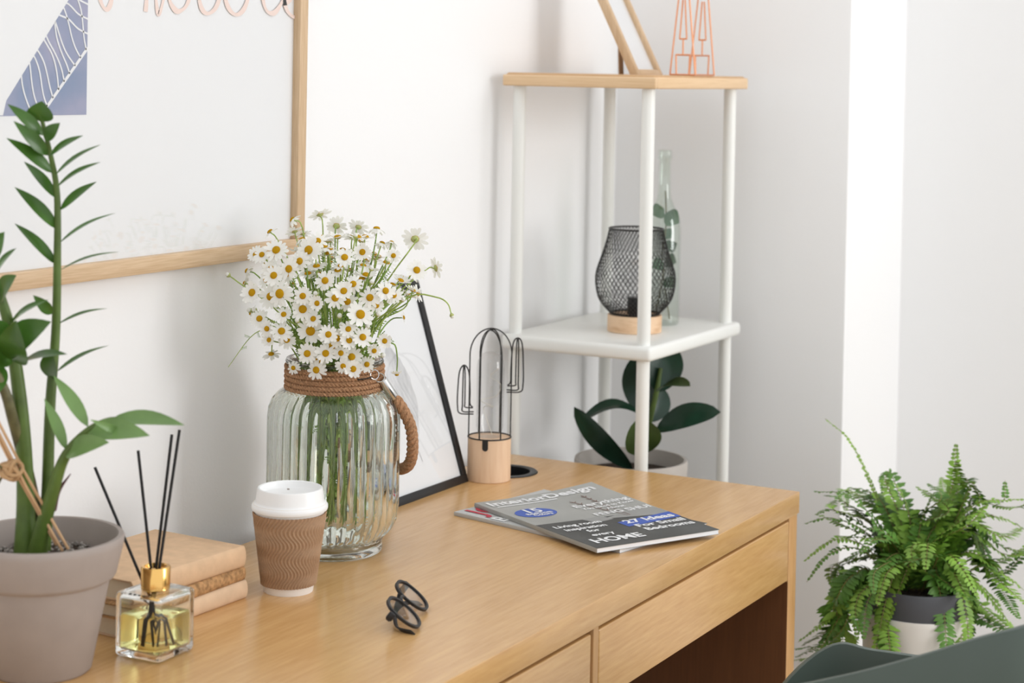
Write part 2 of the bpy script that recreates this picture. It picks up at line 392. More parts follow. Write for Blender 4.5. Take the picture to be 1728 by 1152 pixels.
# veins: a straight midrib running up to the right and wavy side veins
def strip2d(pts, wd, y, mb):
    pts = [Vector((p[0], 0, p[1])) for p in pts]; vs = []; fs = []
    for i, p in enumerate(pts):
        t = (pts[min(i+1, len(pts)-1)]-pts[max(i-1, 0)]).normalized(); n = Vector((-t.z, 0, t.x))
        ww = wd[i] if isinstance(wd, list) else wd
        vs += [(p+n*ww/2)+Vector((0, y, 0)), (p-n*ww/2)+Vector((0, y, 0))]
    for i in range(len(pts)-1): fs.append((2*i, 2*i+1, 2*i+3, 2*i+2))
    mb.add(vs, fs)
vn = MB()
strip2d([(-.08, .214), (-.0087, .2865)], .0042, -.0130, vn)
rnd = random.Random(4)
for i in range(11):
    t = -.25 + i*.135
    bx, bz = -.08+t*.0713, .214+t*.0725
    if bx > -.0087 or bx < -.2: continue
    ln = .085+.03*rnd.random()
    a = R(118+rnd.uniform(-8, 10))
    pts = [(bx, bz)]
    for s in range(1, 8):
        u = s/7
        aa = a + .25*math.sin(u*6+i)
        pts.append((pts[-1][0]+math.cos(aa)*ln/7*(.9 if s < 4 else 1.1), pts[-1][1]+math.sin(aa)*ln/7))
    pts = [(p[0], p[1]) for p in pts if p[0] > -.42]
    cv = catmull([(p[0], p[1], 0) for p in pts], 3)
    strip2d([(p.x, p.y) for p in cv], .0022, -.0130, vn)
for i in range(9):
    z = .30+i*.018; x1 = -.0088
    pts = [(x1, z+.004), (x1-.018, z+.010), (x1-.035, z+.021), (x1-.055, z+.027), (x1-.075, z+.042)]
    cv = catmull([(p[0], p[1], 0) for p in pts], 4); strip2d([(p.x, p.y) for p in cv], .0022, -.0130, vn)
vn.build('white_leaf_veins', M['paper'], pb, smooth=False)
MB().add([(-.419, -.0133, .2055), (-.1528, -.0133, .2055), (-.1479, -.0133, .2225), (-.0444, -.0133, .344), (.0, -.0133, .40), (-.0088, -.0133, .40), (-.0088, -.0133, .659), (-.419, -.0133, .659)], [(0, 1, 2, 3, 5, 6, 7)]).build('white_leaf_shape', M['paper'], pb, smooth=False)
# handwritten lettering (lower loops of a word running off above the view)
def script():
    mb = MB()
    S = [[(.004, .385), (.006, .350), (.015, .3345), (.024, .336), (.030, .352), (.034, .385)],
         [(.094, .333), (.096, .352), (.098, .385)],
         [(.112, .40), (.113, .360), (.117, .336), (.122, .333), (.129, .350), (.138, .385)],
         [(.131, .385), (.140, .352), (.152, .338), (.165, .337), (.180, .350), (.195, .392)],
         [(.198, .385), (.203, .352), (.212, .338), (.226, .336), (.243, .350), (.258, .392)],
         [(.256, .368), (.262, .350), (.275, .338), (.290, .337), (.306, .351), (.322, .392)],
         [(.343, .392), (.344, .362), (.353, .344), (.370, .341), (.385, .352), (.398, .372), (.404, .395)],
         [(.392, .356), (.408, .360), (.420, .374), (.413, .390), (.400, .386), (.3945, .364), (.402, .346), (.420, .337), (.440, .346)]]
    for i, s in enumerate(S):
        cv = catmull([(p[0], p[1], 0) for p in s], 7)
        n = len(cv); ws = [.0066+.0018*math.sin(k*.35+i) for k in range(n)]
        strip2d([(p.x+.006, p.y+.002) for p in cv], ws, -.01275-.0002*i, mb)
    return mb
script().build('script_lettering', M['script'], sheet, smooth=False)

# ------------------------------------------------------------------ shelf unit
sh = thing('shelf_unit', 'open white shelf unit with bamboo top standing behind the desk', 'shelf', (3.03, 1.424, 0))
def sk(mb, name, m, par=sh, **k):
    mb.xf(Matrix.Translation((-3.03, -1.424, 0))); return mb.build(name, m, par, **k)
SX0, SX1, SY0, SY1 = 2.825, 3.232, 1.279, 1.566
tp = sk(MB().box(SX0+.008, SX1, SY0+.004, SY1, 1.3745, 1.3970, .006, 3), 'top_board', M['bamboo']); tp['label'] = 'bamboo top board'
sk(MB().box(SX0, SX0+.0085, SY0, SY1, 1.3743, 1.3935, .003, 3), 'edge_strip', M['bamboo_edge'], tp)
sk(MB().box(SX0+.0085, SX1, SY0, SY0+.0045, 1.3743, 1.3940, .003, 3), 'edge_strip', M['bamboo_edge'], tp)
for z in (.925, .475, .10):
    sk(MB().box(SX0+.004, SX1-.004, SY0+.002, SY1-.004, z, z+.0245, .007, 3), 'shelf_board', M['white_metal'])
for px_ in (2.85, 3.205):
    for py_ in (1.303, 1.545):
        sk(MB().lathe([(.0108, 0), (.0112, .002), (.0112, 1.374)], 20, (px_, py_, 0), cap0=True), 'post', M['white_metal'])

# ------------------------------------------------------------------ photo frame and copper wire ornament on the shelf top
SZ = 1.397
pf = thing('photo_frame', 'small wooden photo frame leaning back on the bamboo shelf top', 'photo frame', (2.985, 1.385, SZ))
tilt = Matrix.Rotation(R(-27), 4, 'X')   # top leans towards the wall (+y)
def pk(mb, n, m, par=pf): mb.xf(tilt); return mb.build(n, m, par)
fwid, fhei, fr, ft = .105, .205, .011, .015
pk(MB().box(0, fr, 0, ft, 0, fhei, .001), 'frame_stile', M['frame_oak_v']); pk(MB().box(fwid-fr, fwid, 0, ft, 0, fhei, .001), 'frame_stile', M['frame_oak_v'])
pk(MB().box(fr, fwid-fr, 0, ft, 0, fr, .001), 'frame_rail', M['frame_oak']); pk(MB().box(fr, fwid-fr, 0, ft, fhei-fr, fhei, .001), 'frame_rail', M['frame_oak'])
pk(MB().box(fr, fwid-fr, .008, .011, fr, fhei-fr), 'paper_sheet', M['paper']); pk(MB().box(fr, fwid-fr, .006, .0066, fr, fhei-fr), 'glass_pane', M['pane'])
MB().add([(.030, .050, 0), (.046, .050, 0), (.046, .0525, 0), (.030, .0525, 0), (.030, .0535, .070), (.046, .0535, .070), (.046, .056, .070), (.030, .056, .070)], [(0, 1, 2, 3), (4, 5, 6, 7), (0, 1, 5, 4), (1, 2, 6, 5), (2, 3, 7, 6), (3, 0, 4, 7)]).build('easel_leg', M['sleeve'], pf, smooth=False)
cw = thing('copper_wire_ornament', 'copper wire ornament of tapering tower shapes beside the photo frame on the shelf top', 'ornament', (2.992, 1.305, SZ))
def tower_face(x):
    mb = MB(); r = .0015; z0 = .0016; h = .17; wd = .0235
    P = lambda y, z: (x, y, z)
    for s in (-1, 1):
        mb.tube([P(s*wd, z0), P(s*.006, h)], r, 8); mb.tube([P(s*wd*.55, z0+.034), P(s*wd*.5, z0)], r, 8)
        mb.tube([P(s*.0065, .063), P(s*.0020, .13)], r, 8)
    mb.tube([P(-wd, z0), P(wd, z0)], r, 8); mb.tube([P(-wd*.56, z0+.034), P(wd*.56, z0+.034)], r, 8)
    mb.tube([P(-.0068, .063), P(.0068, .063)], r, 8); mb.tube([P(0, .063), P(0, z0+.034)], r, 8)
    mb.tube([P(-.006, h), P(.006, h)], r, 8)
    return mb
tower_face(0).build('wire_face', M['copper'], cw); tower_face(.084).build('wire_face', M['copper'], cw)
cb = MB()
for s in (-1, 1):
    cb.tube([(0, s*.0235, .0014), (.084, s*.0235, .0014)], .0012, 8); cb.tube([(0, s*.0132, .0354), (.084, s*.0132, .0354)], .0012, 8)
cb.build('cross_wire', M['copper'], cw)

# ------------------------------------------------------------------ mesh lamp
MZ = .9497
ml = thing('mesh_lamp', 'black wire mesh table lamp on a round pine base', 'lamp', (2.996, 1.388, MZ))
MB().lathe([(.0465, 0), (.0475, .001), (.0475, .0285), (.0465, .0295), (0.0001, .0295)], 40, cap0=True).build('base', M['pine'], ml)
prof = [(.0425, .031), (.048, .036), (.0585, .048), (.0655, .061), (.0695, .082), (.0693, .100), (.0645, .118), (.0585, .135), (.0515, .159), (.0472, .178)]
pc = catmull([(r, 0, z) for r, z in prof], 4)
mesh_mb = MB(); NW = 50
for d in (-1, 1):
    for k in range(NW):
        pts = []
        for i, p in enumerate(pc):
            a = 2*math.pi*k/NW + d*i/len(pc)*1.75
            pts.append((p.x*math.cos(a), p.x*math.sin(a), p.z))
        mesh_mb.tube(pts, .00060, 3, cap=False)
mesh_mb.build('wire_mesh', M['black_wire'], ml)
for r_, z_, t_ in ((.0472, .179, .0016), (.0425, .0315, .0017)):
    MB().tube([(r_*math.cos(a*2*math.pi/40), r_*math.sin(a*2*math.pi/40), z_) for a in range(40)], t_, 8, closed=True).build('hoop', M['black_wire'], ml)
MB().lathe([(.013, .0295), (.0135, .031), (.0135, .058), (.012, .0595), (.0001, .0595)], 24).build('socket', M['black_plastic'], ml)
MB().lathe([(.0085, .058), (.009, .066), (.014, .078), (.021, .092), (.0225, .103), (.020, .114), (.012, .123), (.0005, .1265)], 24).build('bulb', M['bulb'], ml)

# ------------------------------------------------------------------ bottle with eucalyptus
gb = thing('glass_bottle', 'tall clear glass bottle behind the mesh lamp', 'bottle', (3.112, 1.388, MZ))
bp = [(.027, .0), (.0305, .003), (.0315, .010), (.0315, .170), (.029, .190), (.020, .210), (.0135, .226), (.0118, .240), (.0112, .294), (.0130, .297), (.0130, .311), (.0118, .313)]
MB().lathe([(.0001, 0)]+bp+[(.0098, .312)]+[(r-.0022, z+.001) for r, z in bp[::-1][2:-1]]+[(.0001, .006)], 40).build('body', M['cl_bottle'], gb)
eu = thing('eucalyptus_sprig', 'green eucalyptus sprig standing inside the clear glass bottle', 'branch', (3.112, 1.388, MZ+.007), VIEWROT)
MB().tube(catmull([(.014, 0, .002), (.006, .002, .05), (-.002, 0, .11), (.004, -.002, .17), (.002, 0, .232)], 6), .0013, 6).build('stem', M['zz_stem2'], eu)
MB().tube(catmull([(-.014, .004, .002), (-.004, .0, .05), (.004, .004, .10), (.012, .004, .14)], 6), .0011, 6).build('stem', M['zz_stem2'], eu)
for b_, t_, w_, n_ in [((0, -.006, .190), (.027, -.012, .176), .036, (0, -1, .4)), ((0, -.003, .2), (-.022, -.006, .19), .03, (0, -1, .3)), ((.004, 0, .13), (.024, -.01, .14), .024, (0, -1, 0)),
                       ((.006, 0, .11), (.023, -.012, .105), .028, (-.3, -1, .2)), ((.0, 0, .105), (-.02, -.01, .095), .026, (.2, -1, .2)), ((.004, .0, .075), (.02, -.012, .06), .026, (0, -1, .3)), ((0, 0, .145), (.014, .008, .165), .02, (0, -1, 0))]:
    leaf_mesh(MB(), b_, t_, w_, n_, .08).build('leaf', M['eucalyptus'], eu)

# ------------------------------------------------------------------ rubber plant in a pot on the lower shelf board
rpz = .4995
rp = thing('potted_rubber_plant', 'rubber plant with dark glossy leaves in a taupe pot inside the shelf unit', 'plant', (3.018, 1.40, rpz), VIEWROT)
ph = .722-rpz
pot = MB().lathe([(.0001, 0), (.066, 0), (.069, .003), (.088, ph-.05), (.0895, ph-.05), (.0985, ph-.046), (.1000, ph-.006), (.0985, ph), (.0935, ph), (.0920, ph-.004), (.086, ph-.03), (.0001, ph-.031)], 56).build('pot', M['pale_taupe'], rp)
MB().lathe([(.0868, ph-.026), (.06, ph-.023), (.03, ph-.021), (.0001, ph-.020)], 32).build('soil', M['soil'], rp)
def rl(x, y): return ((x-1097+.0188*(783-y))/962., (783-y)/962.+ph)
def rpt(x, y, d): a = rl(x, y); return (a[0], d, a[1])
st = catmull([rpt(1112, 800, 0), rpt(1114, 770, -.005), rpt(1126, 720, 0), rpt(1136, 670, 0), rpt(1142, 630, .005)], 6)
MB().tube(st, [.0075-.004*i/len(st) for i in range(len(st))], 10).build('stem', M['zz_stem'], rp)
rubber = [  # base, tip, depths, width, normal, material, curl
 ((1118, 715), (1108, 612), (.01, .05), .066, (-.3, -1, .1), 'rubber', .05),
 ((1136, 672), (1162, 592), (.005, .03), .062, (.1, -1, .1), 'rubber', .04),
 ((1136, 668), (1186, 648), (-.01, -.07), .040, (0, -.45, 1), 'rubber2', .12),
 ((1136, 735), (1238, 690), (-.005, -.07), .050, (-.25, -.75, .7), 'rubber', .10),
 ((1117, 770), (1100, 700), (-.03, -.085), .066, (.05, -1, .25), 'rubber2', .08),
 ((1122, 715), (1004, 722), (-.01, -.03), .036, (-.05, -.35, 1), 'rubber', .26),
 ((1100, 800), (996, 690), (-.01, -.045), .046, (-.7, -.8, .2), 'rubber', .05),
 ((1125, 725), (1152, 672), (.02, .06), .05, (.3, -1, .1), 'rubber', .04)]
for b_, t_, dd, w_, n_, mm, cu in rubber:
    b3, t3 = rpt(*b_, dd[0]), rpt(*t_, dd[1])
    lf = leaf_mesh(MB(), b3, t3, w_, n_, cu, .22, 12, .53, .58).build('leaf', M[mm], rp)
    cv = [Vector(b3).lerp(Vector(t3), s) for s in (0, .25, .5, .75)]
# ------------------------------------------------------------------ big potted plant at the left
pc0 = Vector((1.530, 1.400, DZ))
zz = thing('potted_zz_plant', 'tall leafy green plant in a taupe pot at the left end of the desk', 'plant', pc0, VIEWROT)
pot = MB().lathe([(.0001, 0), (.050, 0), (.0535, .003), (.0715, .098), (.0765, .101), (.0785, .1045), (.0858, .137), (.0864, .1425), (.0848, .1455), (.0800, .1455), (.0785, .142), (.0725, .108), (.0001, .106)], 64).build('pot', M['taupe'], zz)
MB().lathe([(.0742, .117), (.055, .119), (.03, .121), (.0001, .1215)], 40).build('soil', M['soil'], zz)
rnd = random.Random(2); gm = MB()
for k in range(420):
    a, q = rnd.random()*6.28, .072*math.sqrt(rnd.random()); s = rnd.uniform(.0009, .0021)
    gm.box(-s, s, -s, s, -s*.7, s*.7); 
    n_ = 8; Mx = Matrix.Translation((q*math.cos(a), q*math.sin(a), .1205)) @ Matrix.Rotation(rnd.random()*3, 4, 'Z') @ Matrix.Rotation(rnd.random(), 4, 'X')
    for i in range(len(gm.v)-8, len(gm.v)): gm.v[i] = tuple(Mx @ Vector(gm.v[i]))
go = gm.build('gravel', M['gravel'], zz, smooth=False); go['kind'] = 'stuff'
def zl(x, y, d=0.): return ((x-68.7+.0170*(1129.5-y)*-1)/1575.*(1-d/2.03*-1), d, (1129.5-y)/1575.)
def stem(pts, radii, m, name='stem'):
    cv = catmull(pts, 7); n = len(cv)
    rr = [radii[0]+(radii[1]-radii[0])*(i/(n-1))**.7 for i in range(n)]
    return MB().tube(cv, rr, 10).build(name, m, zz)
S1 = stem([zl(70, 930, .01), zl(76, 860, .01), zl(82, 690, .01), zl(90, 560, .015), zl(93, 440, .015), zl(93, 330, .015), zl(85, 265, .01), zl(72, 195, .0)], (.0082, .0022), M['zz_stem'])
S2 = stem([zl(48, 930, -.015), zl(50, 830, -.015), zl(46, 700, -.02), zl(30, 570, -.02), zl(12, 500, -.02), zl(-20, 420, -.02)], (.0120, .0042), M['zz_stem'])
S3 = stem([zl(58, 930, .03), zl(48, 800, .0), zl(36, 700, -.03), zl(22, 640, -.04), zl(-10, 580, -.05)], (.0085, .0045), M['zz_stem2'])
S4 = stem([zl(70, 930, -.02), zl(84, 880, -.03), zl(104, 820, -.04), zl(128, 755, -.045), zl(165, 712, -.05), zl(205, 690, -.05), zl(240, 690, -.05)], (.0115, .0018), M['zz_stem'])
MB().tube(catmull([zl(98, 850, -.02), zl(112, 815, -.03), zl(134, 785, -.035)], 5), [.004-.0035*i/10 for i in range(11)], 8).build('sheath', mat('purple_sheath', (.12, .05, .06), .6), S4)
ZL = [  # stem, base, tip, dbase, dtip, width(px), normal, material
 (S1, (72, 205), (78, 170), 0, -.01, 46, (0, -1, .2), 1), (S1, (78, 235), (108, 206), 0, -.01, 24, (.2, -1, .4), 0), (S1, (76, 228), (24, 176), 0, -.02, 22, (.3, -1, .5), 0),
 (S1, (82, 262), (34, 204), .005, -.02, 24, (.4, -1, .3), 1), (S1, (84, 263), (143, 227), .005, 0, 20, (-.3, -.7, .8), 0),
 (S1, (88, 292), (18, 233), .01, -.01, 24, (.5, -.8, .5), 1), (S1, (92, 295), (165, 243), .01, .02, 16, (-.3, -.5, .9), 1),
 (S1, (94, 316), (172, 271), .01, .0, 17, (-.3, -.6, .9), 0), (S1, (93, 335), (32, 275), .012, .03, 20, (.5, -.8, .5), 1),
 (S1, (98, 355), (154, 307), .015, .03, 20, (-.4, -.8, .5), 0), (S1, (94, 388), (20, 318), .015, .02, 24, (.5, -.8, .5), 1),
 (S1, (96, 411), (182, 361), .015, .04, 15, (-.3, -.4, 1), 0), (S1, (92, 448), (16, 381), .015, .03, 20, (.5, -.8, .5), 0),
 (S1, (97, 457), (192, 426), .015, .03, 12, (-.2, -.3, 1), 0), (S1, (94, 548), (168, 525), .015, .04, 12, (-.2, -.4, 1), 1), (S1, (90, 630), (166, 591), .015, .05, 14, (-.2, -.4, 1), 1),
 (S1, (84, 640), (96, 582), .01, -.02, 34, (-.2, -1, .1), 1), (S1, (86, 530), (62, 495), .01, -.01, 20, (.2, -1, .2), 1),
 (S2, (24, 545), (104, 494), -.02, -.05, 22, (-.2, -.6, .8), 0), (S2, (20, 590), (112, 528), -.02, -.06, 58, (-.1, -.9, .5), 0), (S2, (38, 600), (-40, 530), -.02, -.07, 76, (.2, -.9, .5), 0),
 (S2, (44, 605), (66, 520), -.03, -.09, 56, (0, -1, .35), 0), (S2, (10, 500), (50, 455), -.02, -.05, 40, (-.2, -.9, .5), 0), (S2, (0, 470), (46, 412), -.02, -.04, 30, (-.2, -.6, .8), 0),
 (S2, (0, 430), (22, 387), -.02, -.03, 34, (-.2, -.9, .5), 0), (S2, (46, 605), (135, 583), -.02, -.05, 26, (-.1, -.5, .9), 0), (S2, (20, 610), (6, 660), -.03, -.06, 30, (.3, -.9, .2), 0),
 (S4, (131, 742), (88, 662), -.045, -.03, 20, (.5, -.9, .2), 2), (S4, (170, 702), (104, 624), -.05, -.03, 24, (.5, -.9, .3), 2),
 (S4, (130, 748), (222, 714), -.045, -.09, 40, (.1, -.9, .6), 2), (S4, (168, 708), (290, 702), -.05, -.09, 42, (.1, -.8, .6), 2), (S4, (206, 690), (340, 690), -.05, -.07, 34, (.1, -.6, .8), 2), (S4, (238, 712), (190, 678), -.06, -.09, 14, (0, -1, .4), 2)]
for s_, b_, t_, d0, d1, wpx, n_, mi in ZL:
    leaf_mesh(MB(), zl(*b_, d0), zl(*t_, d1), wpx/1575., n_, .07, .18, 9, .42, .85).build('leaf', (M['zz_leaf'], M['zz_leaf'], M['zz_leaf2'])[mi], s_)
stk = thing('twine_tied_sticks', 'thin brown sticks tied with twine leaning in the taupe pot of the leafy plant', 'sticks', pc0, VIEWROT)
for a_, b_ in (((-8, 640), (128, 912)), ((-10, 662), (108, 905)), ((10, 690), (118, 915))):
    MB().tube([zl(*a_, -.055), zl((a_[0]+b_[0])/2, (a_[1]+b_[1])/2, -.048), zl(*b_, -.030)], .0016, 6).build('stick', M['stick'], stk)
kn = MB(); rnd = random.Random(8)
for k in range(9):
    cx, cy = 40+rnd.uniform(-7, 7), 774+rnd.uniform(-7, 7)
    ax = Vector((rnd.uniform(-1, 1), rnd.uniform(-1, 1), rnd.uniform(-1, 1))).normalized(); o_ = ax.orthogonal().normalized(); q_ = ax.cross(o_)
    c0 = Vector(zl(cx, cy, -.052)); rr = rnd.uniform(.006, .010)
    kn.tube([c0+(o_*math.cos(a*.449)+q_*math.sin(a*.449))*rr for a in range(14)], .0019, 6, closed=True)
kn.build('twine_knot', M['twine'], stk)
for e in ([(34, 772), (18, 768), (0, 785), (-15, 800)], [(30, 778), (18, 800), (4, 825), (-6, 840)]):
    MB().tube(catmull([zl(*p, -.055) for p in e], 5), .0017, 6).build('loose_end', M['zz_stem2'], stk)

# ------------------------------------------------------------------ books
def book(name, label, x0, x1, y0, y1, z0, z1, rot, m, mspine=None, wrapped=True):
    cx, cy = (x0+x1)/2, (y0+y1)/2
    t = thing(name, label, 'book', (cx, cy, z0), R(rot), 'stacked books behind the reed diffuser')
    a, b, h = (x1-x0)/2, (y1-y0)/2, z1-z0
    c = .0022
    MB().box(-a, a, -b, b, h-c, h, .0009).build('cover', m, t); MB().box(-a, a, -b, b, 0, c, .0009).build('cover', m, t)
    sp = MB(); n = 8; vs = []; fs = []
    for i in range(n+1):                      # rounded spine along the long front side
        an = math.pi*(-.5+i/n); zz_ = h/2+math.sin(an)*h/2; yy = -b-.0045*math.cos(an)
        vs += [(-a, yy, zz_), (a, yy, zz_), (-a, yy+.0035, zz_), (a, yy+.0035, zz_)]
    for i in range(n):
        k = 4*i; fs += [(k, k+1, k+5, k+4), (k+2, k+3, k+7, k+6), (k, k+2, k+6, k+4), (k+1, k+3, k+7, k+5)]
    sp.add(vs, fs).build('spine', mspine or m, t)
    MB().box(-a+.003, a-.003, -b+.002, b-.004, c, h-c).build('page_block', M['pages'], t, smooth=False)
    return t
zt = DZ
book('wrapped_book', 'kraft paper wrapped book at the bottom of the stack', 1.660, 1.870, 1.385, 1.532, zt, zt+.0225, -1.5, M['kraft2'])
book('cork_book', 'brown cork covered book in the middle of the stack', 1.655, 1.866, 1.384, 1.530, zt+.0226, zt+.0395, 0, M['cork'])
book('wrapped_book', 'thick kraft paper wrapped book on top of the stack', 1.667, 1.866, 1.386, 1.528, zt+.0396, zt+.0655, -2.5, M['kraft'])

# ------------------------------------------------------------------ reed diffuser
rd = thing('reed_diffuser', 'square clear glass diffuser bottle with gold collar and pale yellow oil', 'diffuser', (1.6395, 1.335, DZ))
bh, bz = .0315, .0715
def rbox(h, z0, z1, bev): return MB().box(-h, h, -h, h, z0, z1, bev, 3)
shell = rbox(bh, .0006, bz, .005); inner = rbox(bh-.0045, .008, bz-.005, .004)
inner.f = [f[::-1] for f in inner.f]
sm = MB().add(shell.v, shell.f); sm.add(inner.v, inner.f)
me = bpy.data.meshes.new('glass_body'); me.from_pydata(sm.v, [], sm.f); me.materials.append(M['bottle_glass']); me.polygons.foreach_set('use_smooth', [True]*len(me.polygons)); me.set_sharp_from_angle(angle=R(50))
link('glass_body', me, rd)
rbox(bh-.0047, .0082, .047, .0035).build('oil', M['liquid'], rd)
MB().lathe([(.0135, bz-.001), (.0150, bz), (.0160, bz+.001), (.0162, bz+.0245), (.0155, bz+.0255), (.0125, bz+.0258), (.0115, bz+.0245), (.0112, bz+.002)], 40).build('collar', M['gold'], rd)
zc = DZ+bz+.025
for lab, tip, foot in (('black reed leaning far left out of the diffuser', (1.609, 1.3976, .9541), (1.647, 1.322, .7615)),
                       ('black reed standing upright in the middle of the diffuser', (1.6321, 1.3561, .9734), (1.640, 1.329, .7615)),
                       ('shorter of two black reeds leaning right out of the diffuser', (1.6502, 1.3239, .9917), (1.634, 1.341, .7615)),
                       ('longest black reed leaning right out of the diffuser', (1.6543, 1.3166, .9971), (1.632, 1.338, .7615))):
    base = Vector(foot); t = Vector(tip)-base
    tag(MB().tube([(0, 0, 0), t*.5, t], .00165, 8).build('diffuser_reed', M['reed'], loc=base), lab, 'reed', 'reeds of the diffuser')

# ------------------------------------------------------------------ paper coffee cup
cup = thing('coffee_cup', 'paper coffee cup with brown corrugated sleeve and white lid', 'cup', (1.924, 1.357, DZ), R(40))
MB().lathe([(.0285, .004), (.0285, .0), (.0302, 0), (.0305, .001), (.0442, .107), (.0455, .108), (.0455, .110), (.0435, .110)], 48).build('paper_body', M['cup_paper'], cup)
def wave(a, z, r):
    ph_ = a*54 + 6.5*math.sin(z*2*math.pi/.036)
    return .0024*(.5+.5*math.sin(ph_))
sl = [(.0306+(z/.106)*.0137+.0004, z) for z in [.0095+i*(.0985-.0095)/60 for i in range(61)]]
MB().lathe([(sl[0][0]-.001, sl[0][1])]+sl+[(sl[-1][0]-.001, sl[-1][1])], 372, rib=wave).build('corrugated_sleeve', M['sleeve'], cup, angle=80)
MB().lathe([(.0452, .1015), (.0468, .102), (.0474, .104), (.0472, .1075), (.0455, .1095), (.0432, .1110), (.0425, .113), (.0408, .1265), (.0400, .1285), (.0385, .1290), (.0370, .1280), (.0362, .1225), (.0340, .1205), (.0001, .1200)], 56).build('lid', M['white_plastic'], cup)
MB().box(-.004, .004, -.0015, .0015, .1201, .1206, .0004).xf(Matrix.Translation((.026, 0, 0))).build('sip_hole', M['taupe'], cup)

# ------------------------------------------------------------------ ribbed vase
VC = Vector((2.118, 1.424, DZ))
vase = thing('ribbed_glass_vase', 'large ribbed green glass jar vase with rope wrapped neck', 'vase', VC, VIEWROT)
op = [(.0001, .0024), (.054, .0022), (.058, .0006), (.0665, .0006), (.0675, .002), (.0685, .006), (.0675, .014), (.070, .020), (.080, .030), (.0875, .044), (.0895, .062), (.0895, .180), (.0880, .194), (.083, .206), (.074, .2155), (.0640, .2195), (.0605, .222), (.0600, .230), (.0602, .249), (.0650, .2525), (.0665, .256), (.0650, .2595)]
opc = []
for i in range(len(op)-1):
    a, b = op[i], op[i+1]; n_ = 4 if abs(b[1]-a[1]) > .05 else 2
    for j in range(n_): opc.append((a[0]+(b[0]-a[0])*j/n_, a[1]+(b[1]-a[1])*j/n_))
opc.append(op[-1])
def rib(a, z, r):
    k = max(0, min(1, (z-.016)/.012))*max(0, min(1, (.2185-z)/.012))
    return -.0030*k*(1-abs(math.sin(a*20)))**1.0
inn = [(.0605, .2590), (.0572, .254), (.0568, .226), (.062, .221), (.072, .2115), (.080, .202), (.0845, .191), (.0855, .178), (.0855, .064), (.083, .048), (.076, .034), (.064, .018), (.056, .0085), (.0001, .0075)]
MB().lathe(opc+inn, 240, rib=lambda a, z, r: rib(a, z, r) if r > .0865 or (z < .22 and (r, z) not in inn) else 0).build('glass_body', M['glass'], vase, angle=60)
def twist_rope(path, R_, strands=3, pitch=.02, r=None, n=6):
    """strands wound about a path; returns MB"""
    P = [Vector(p) for p in path]; mb = MB(); r = r or R_*.54
    L = [0]
    for i in range(1, len(P)): L.append(L[-1]+(P[i]-P[i-1]).length)
    a = (P[1]-P[0]).orthogonal().normalized(); prev = (P[1]-P[0]).normalized(); fr = []
    for i in range(len(P)):
        t = (P[min(i+1, len(P)-1)]-P[max(i-1, 0)]).normalized(); a = prev.rotation_difference(t) @ a; a = (a-t*a.dot(t)).normalized(); prev = t; fr.append((a, t.cross(a)))
    for s in range(strands):
        mb.tube([P[i]+(fr[i][0]*math.cos(6.283*(L[i]/pitch+s/strands))+fr[i][1]*math.sin(6.283*(L[i]/pitch+s/strands)))*R_*.58 for i in range(len(P))], r, n)
    return mb
for k in range(5):
    z = .2215+k*.0068
    path = [( .0642*math.cos(a*6.2832/150+k), .0642*math.sin(a*6.2832/150+k), z+.0010*math.sin(a*6.2832/150+k)) for a in range(151)]
    twist_rope(path, .0036, 3, .0145).build('rope_coil', M['rope'], vase)
hp = catmull([(.082, -.012, .2085), (.092, -.010, .195), (.1035, -.004, .170), (.1065, .004, .143), (.104, .016, .120), (.096, .032, .106), (.082, .055, .100), (.065, .080, .108), (.050, .092, .135), (.040, .092, .17)], 14)
twist_rope(hp, .0072, 3, .026, .0042, 8).build('rope_handle', M['rope'], vase)
fp = [Vector((.0655, -.022, .2350)), Vector((.082, -.012, .2085))]
MB().tube([fp[0].lerp(fp[1], t) for t in (0, .05, .5, .95, 1)], [.0060, .0066, .0066, .0066, .006], 16).build('metal_ferrule', M['steel'], vase)
def torus(c, ax, Rr, r): 
    c, ax = Vector(c), Vector(ax).normalized(); o_ = ax.orthogonal().normalized(); q_ = ax.cross(o_)
    return MB().tube([c+(o_*math.cos(a*.2618)+q_*math.sin(a*.2618))*Rr for a in range(24)], r, 6, closed=True)
torus((.0565, -.0390, .2440), (.5, -.8, .1), .0062, .0009).build('metal_ring', M['steel'], vase)
torus((.0625, -.0300, .2385), (.1, -.8, .6), .0065, .0010).build('metal_ring', M['steel'], vase)
MB().tube(catmull([(.036, -.058, .2400), (.046, -.0525, .2405), (.054, -.0455, .242)], 4), .0009, 6).build('binding_wire', M['black_wire'], vase)

# ------------------------------------------------------------------ chamomile bouquet
def petals_mesh(name, npet, Lp, wp, cone, seed):
    rnd = random.Random(seed); mb = MB()
    for k in range(npet):
        a = 2*math.pi*k/npet + rnd.uniform(-.12, .12); L_ = Lp*rnd.uniform(.88, 1.08); w_ = wp*rnd.uniform(.85, 1.1); tl = cone+rnd.uniform(-.18, .14)
        d = Vector((math.cos(a), math.sin(a), 0)); s = Vector((-math.sin(a), math.cos(a), 0)); vs = []
        for i, (u, ww) in enumerate(((.20, .35), (.45, .85), (.72, 1.0), (.92, .75), (1.0, .25))):
            c = d*(L_*u*math.cos(tl*u)) + Vector((0, 0, L_*u*math.sin(tl*u)-.0002*k % .0003))
            vs += [c - s*w_*ww/2, c + s*w_*ww/2 + Vector((0, 0, .0003))]
        mb.add(vs, [(2*i, 2*i+1, 2*i+3, 2*i+2) for i in range(4)])
    return mb.mesh(name, M['petal'])
PET = [petals_mesh('petals', n_, 1.0, .325, c_, s_) for n_, c_, s_ in ((15, .12, 1), (13, -.15, 2), (16, .3, 3), (14, -.5, 4), (14, .02, 5))]
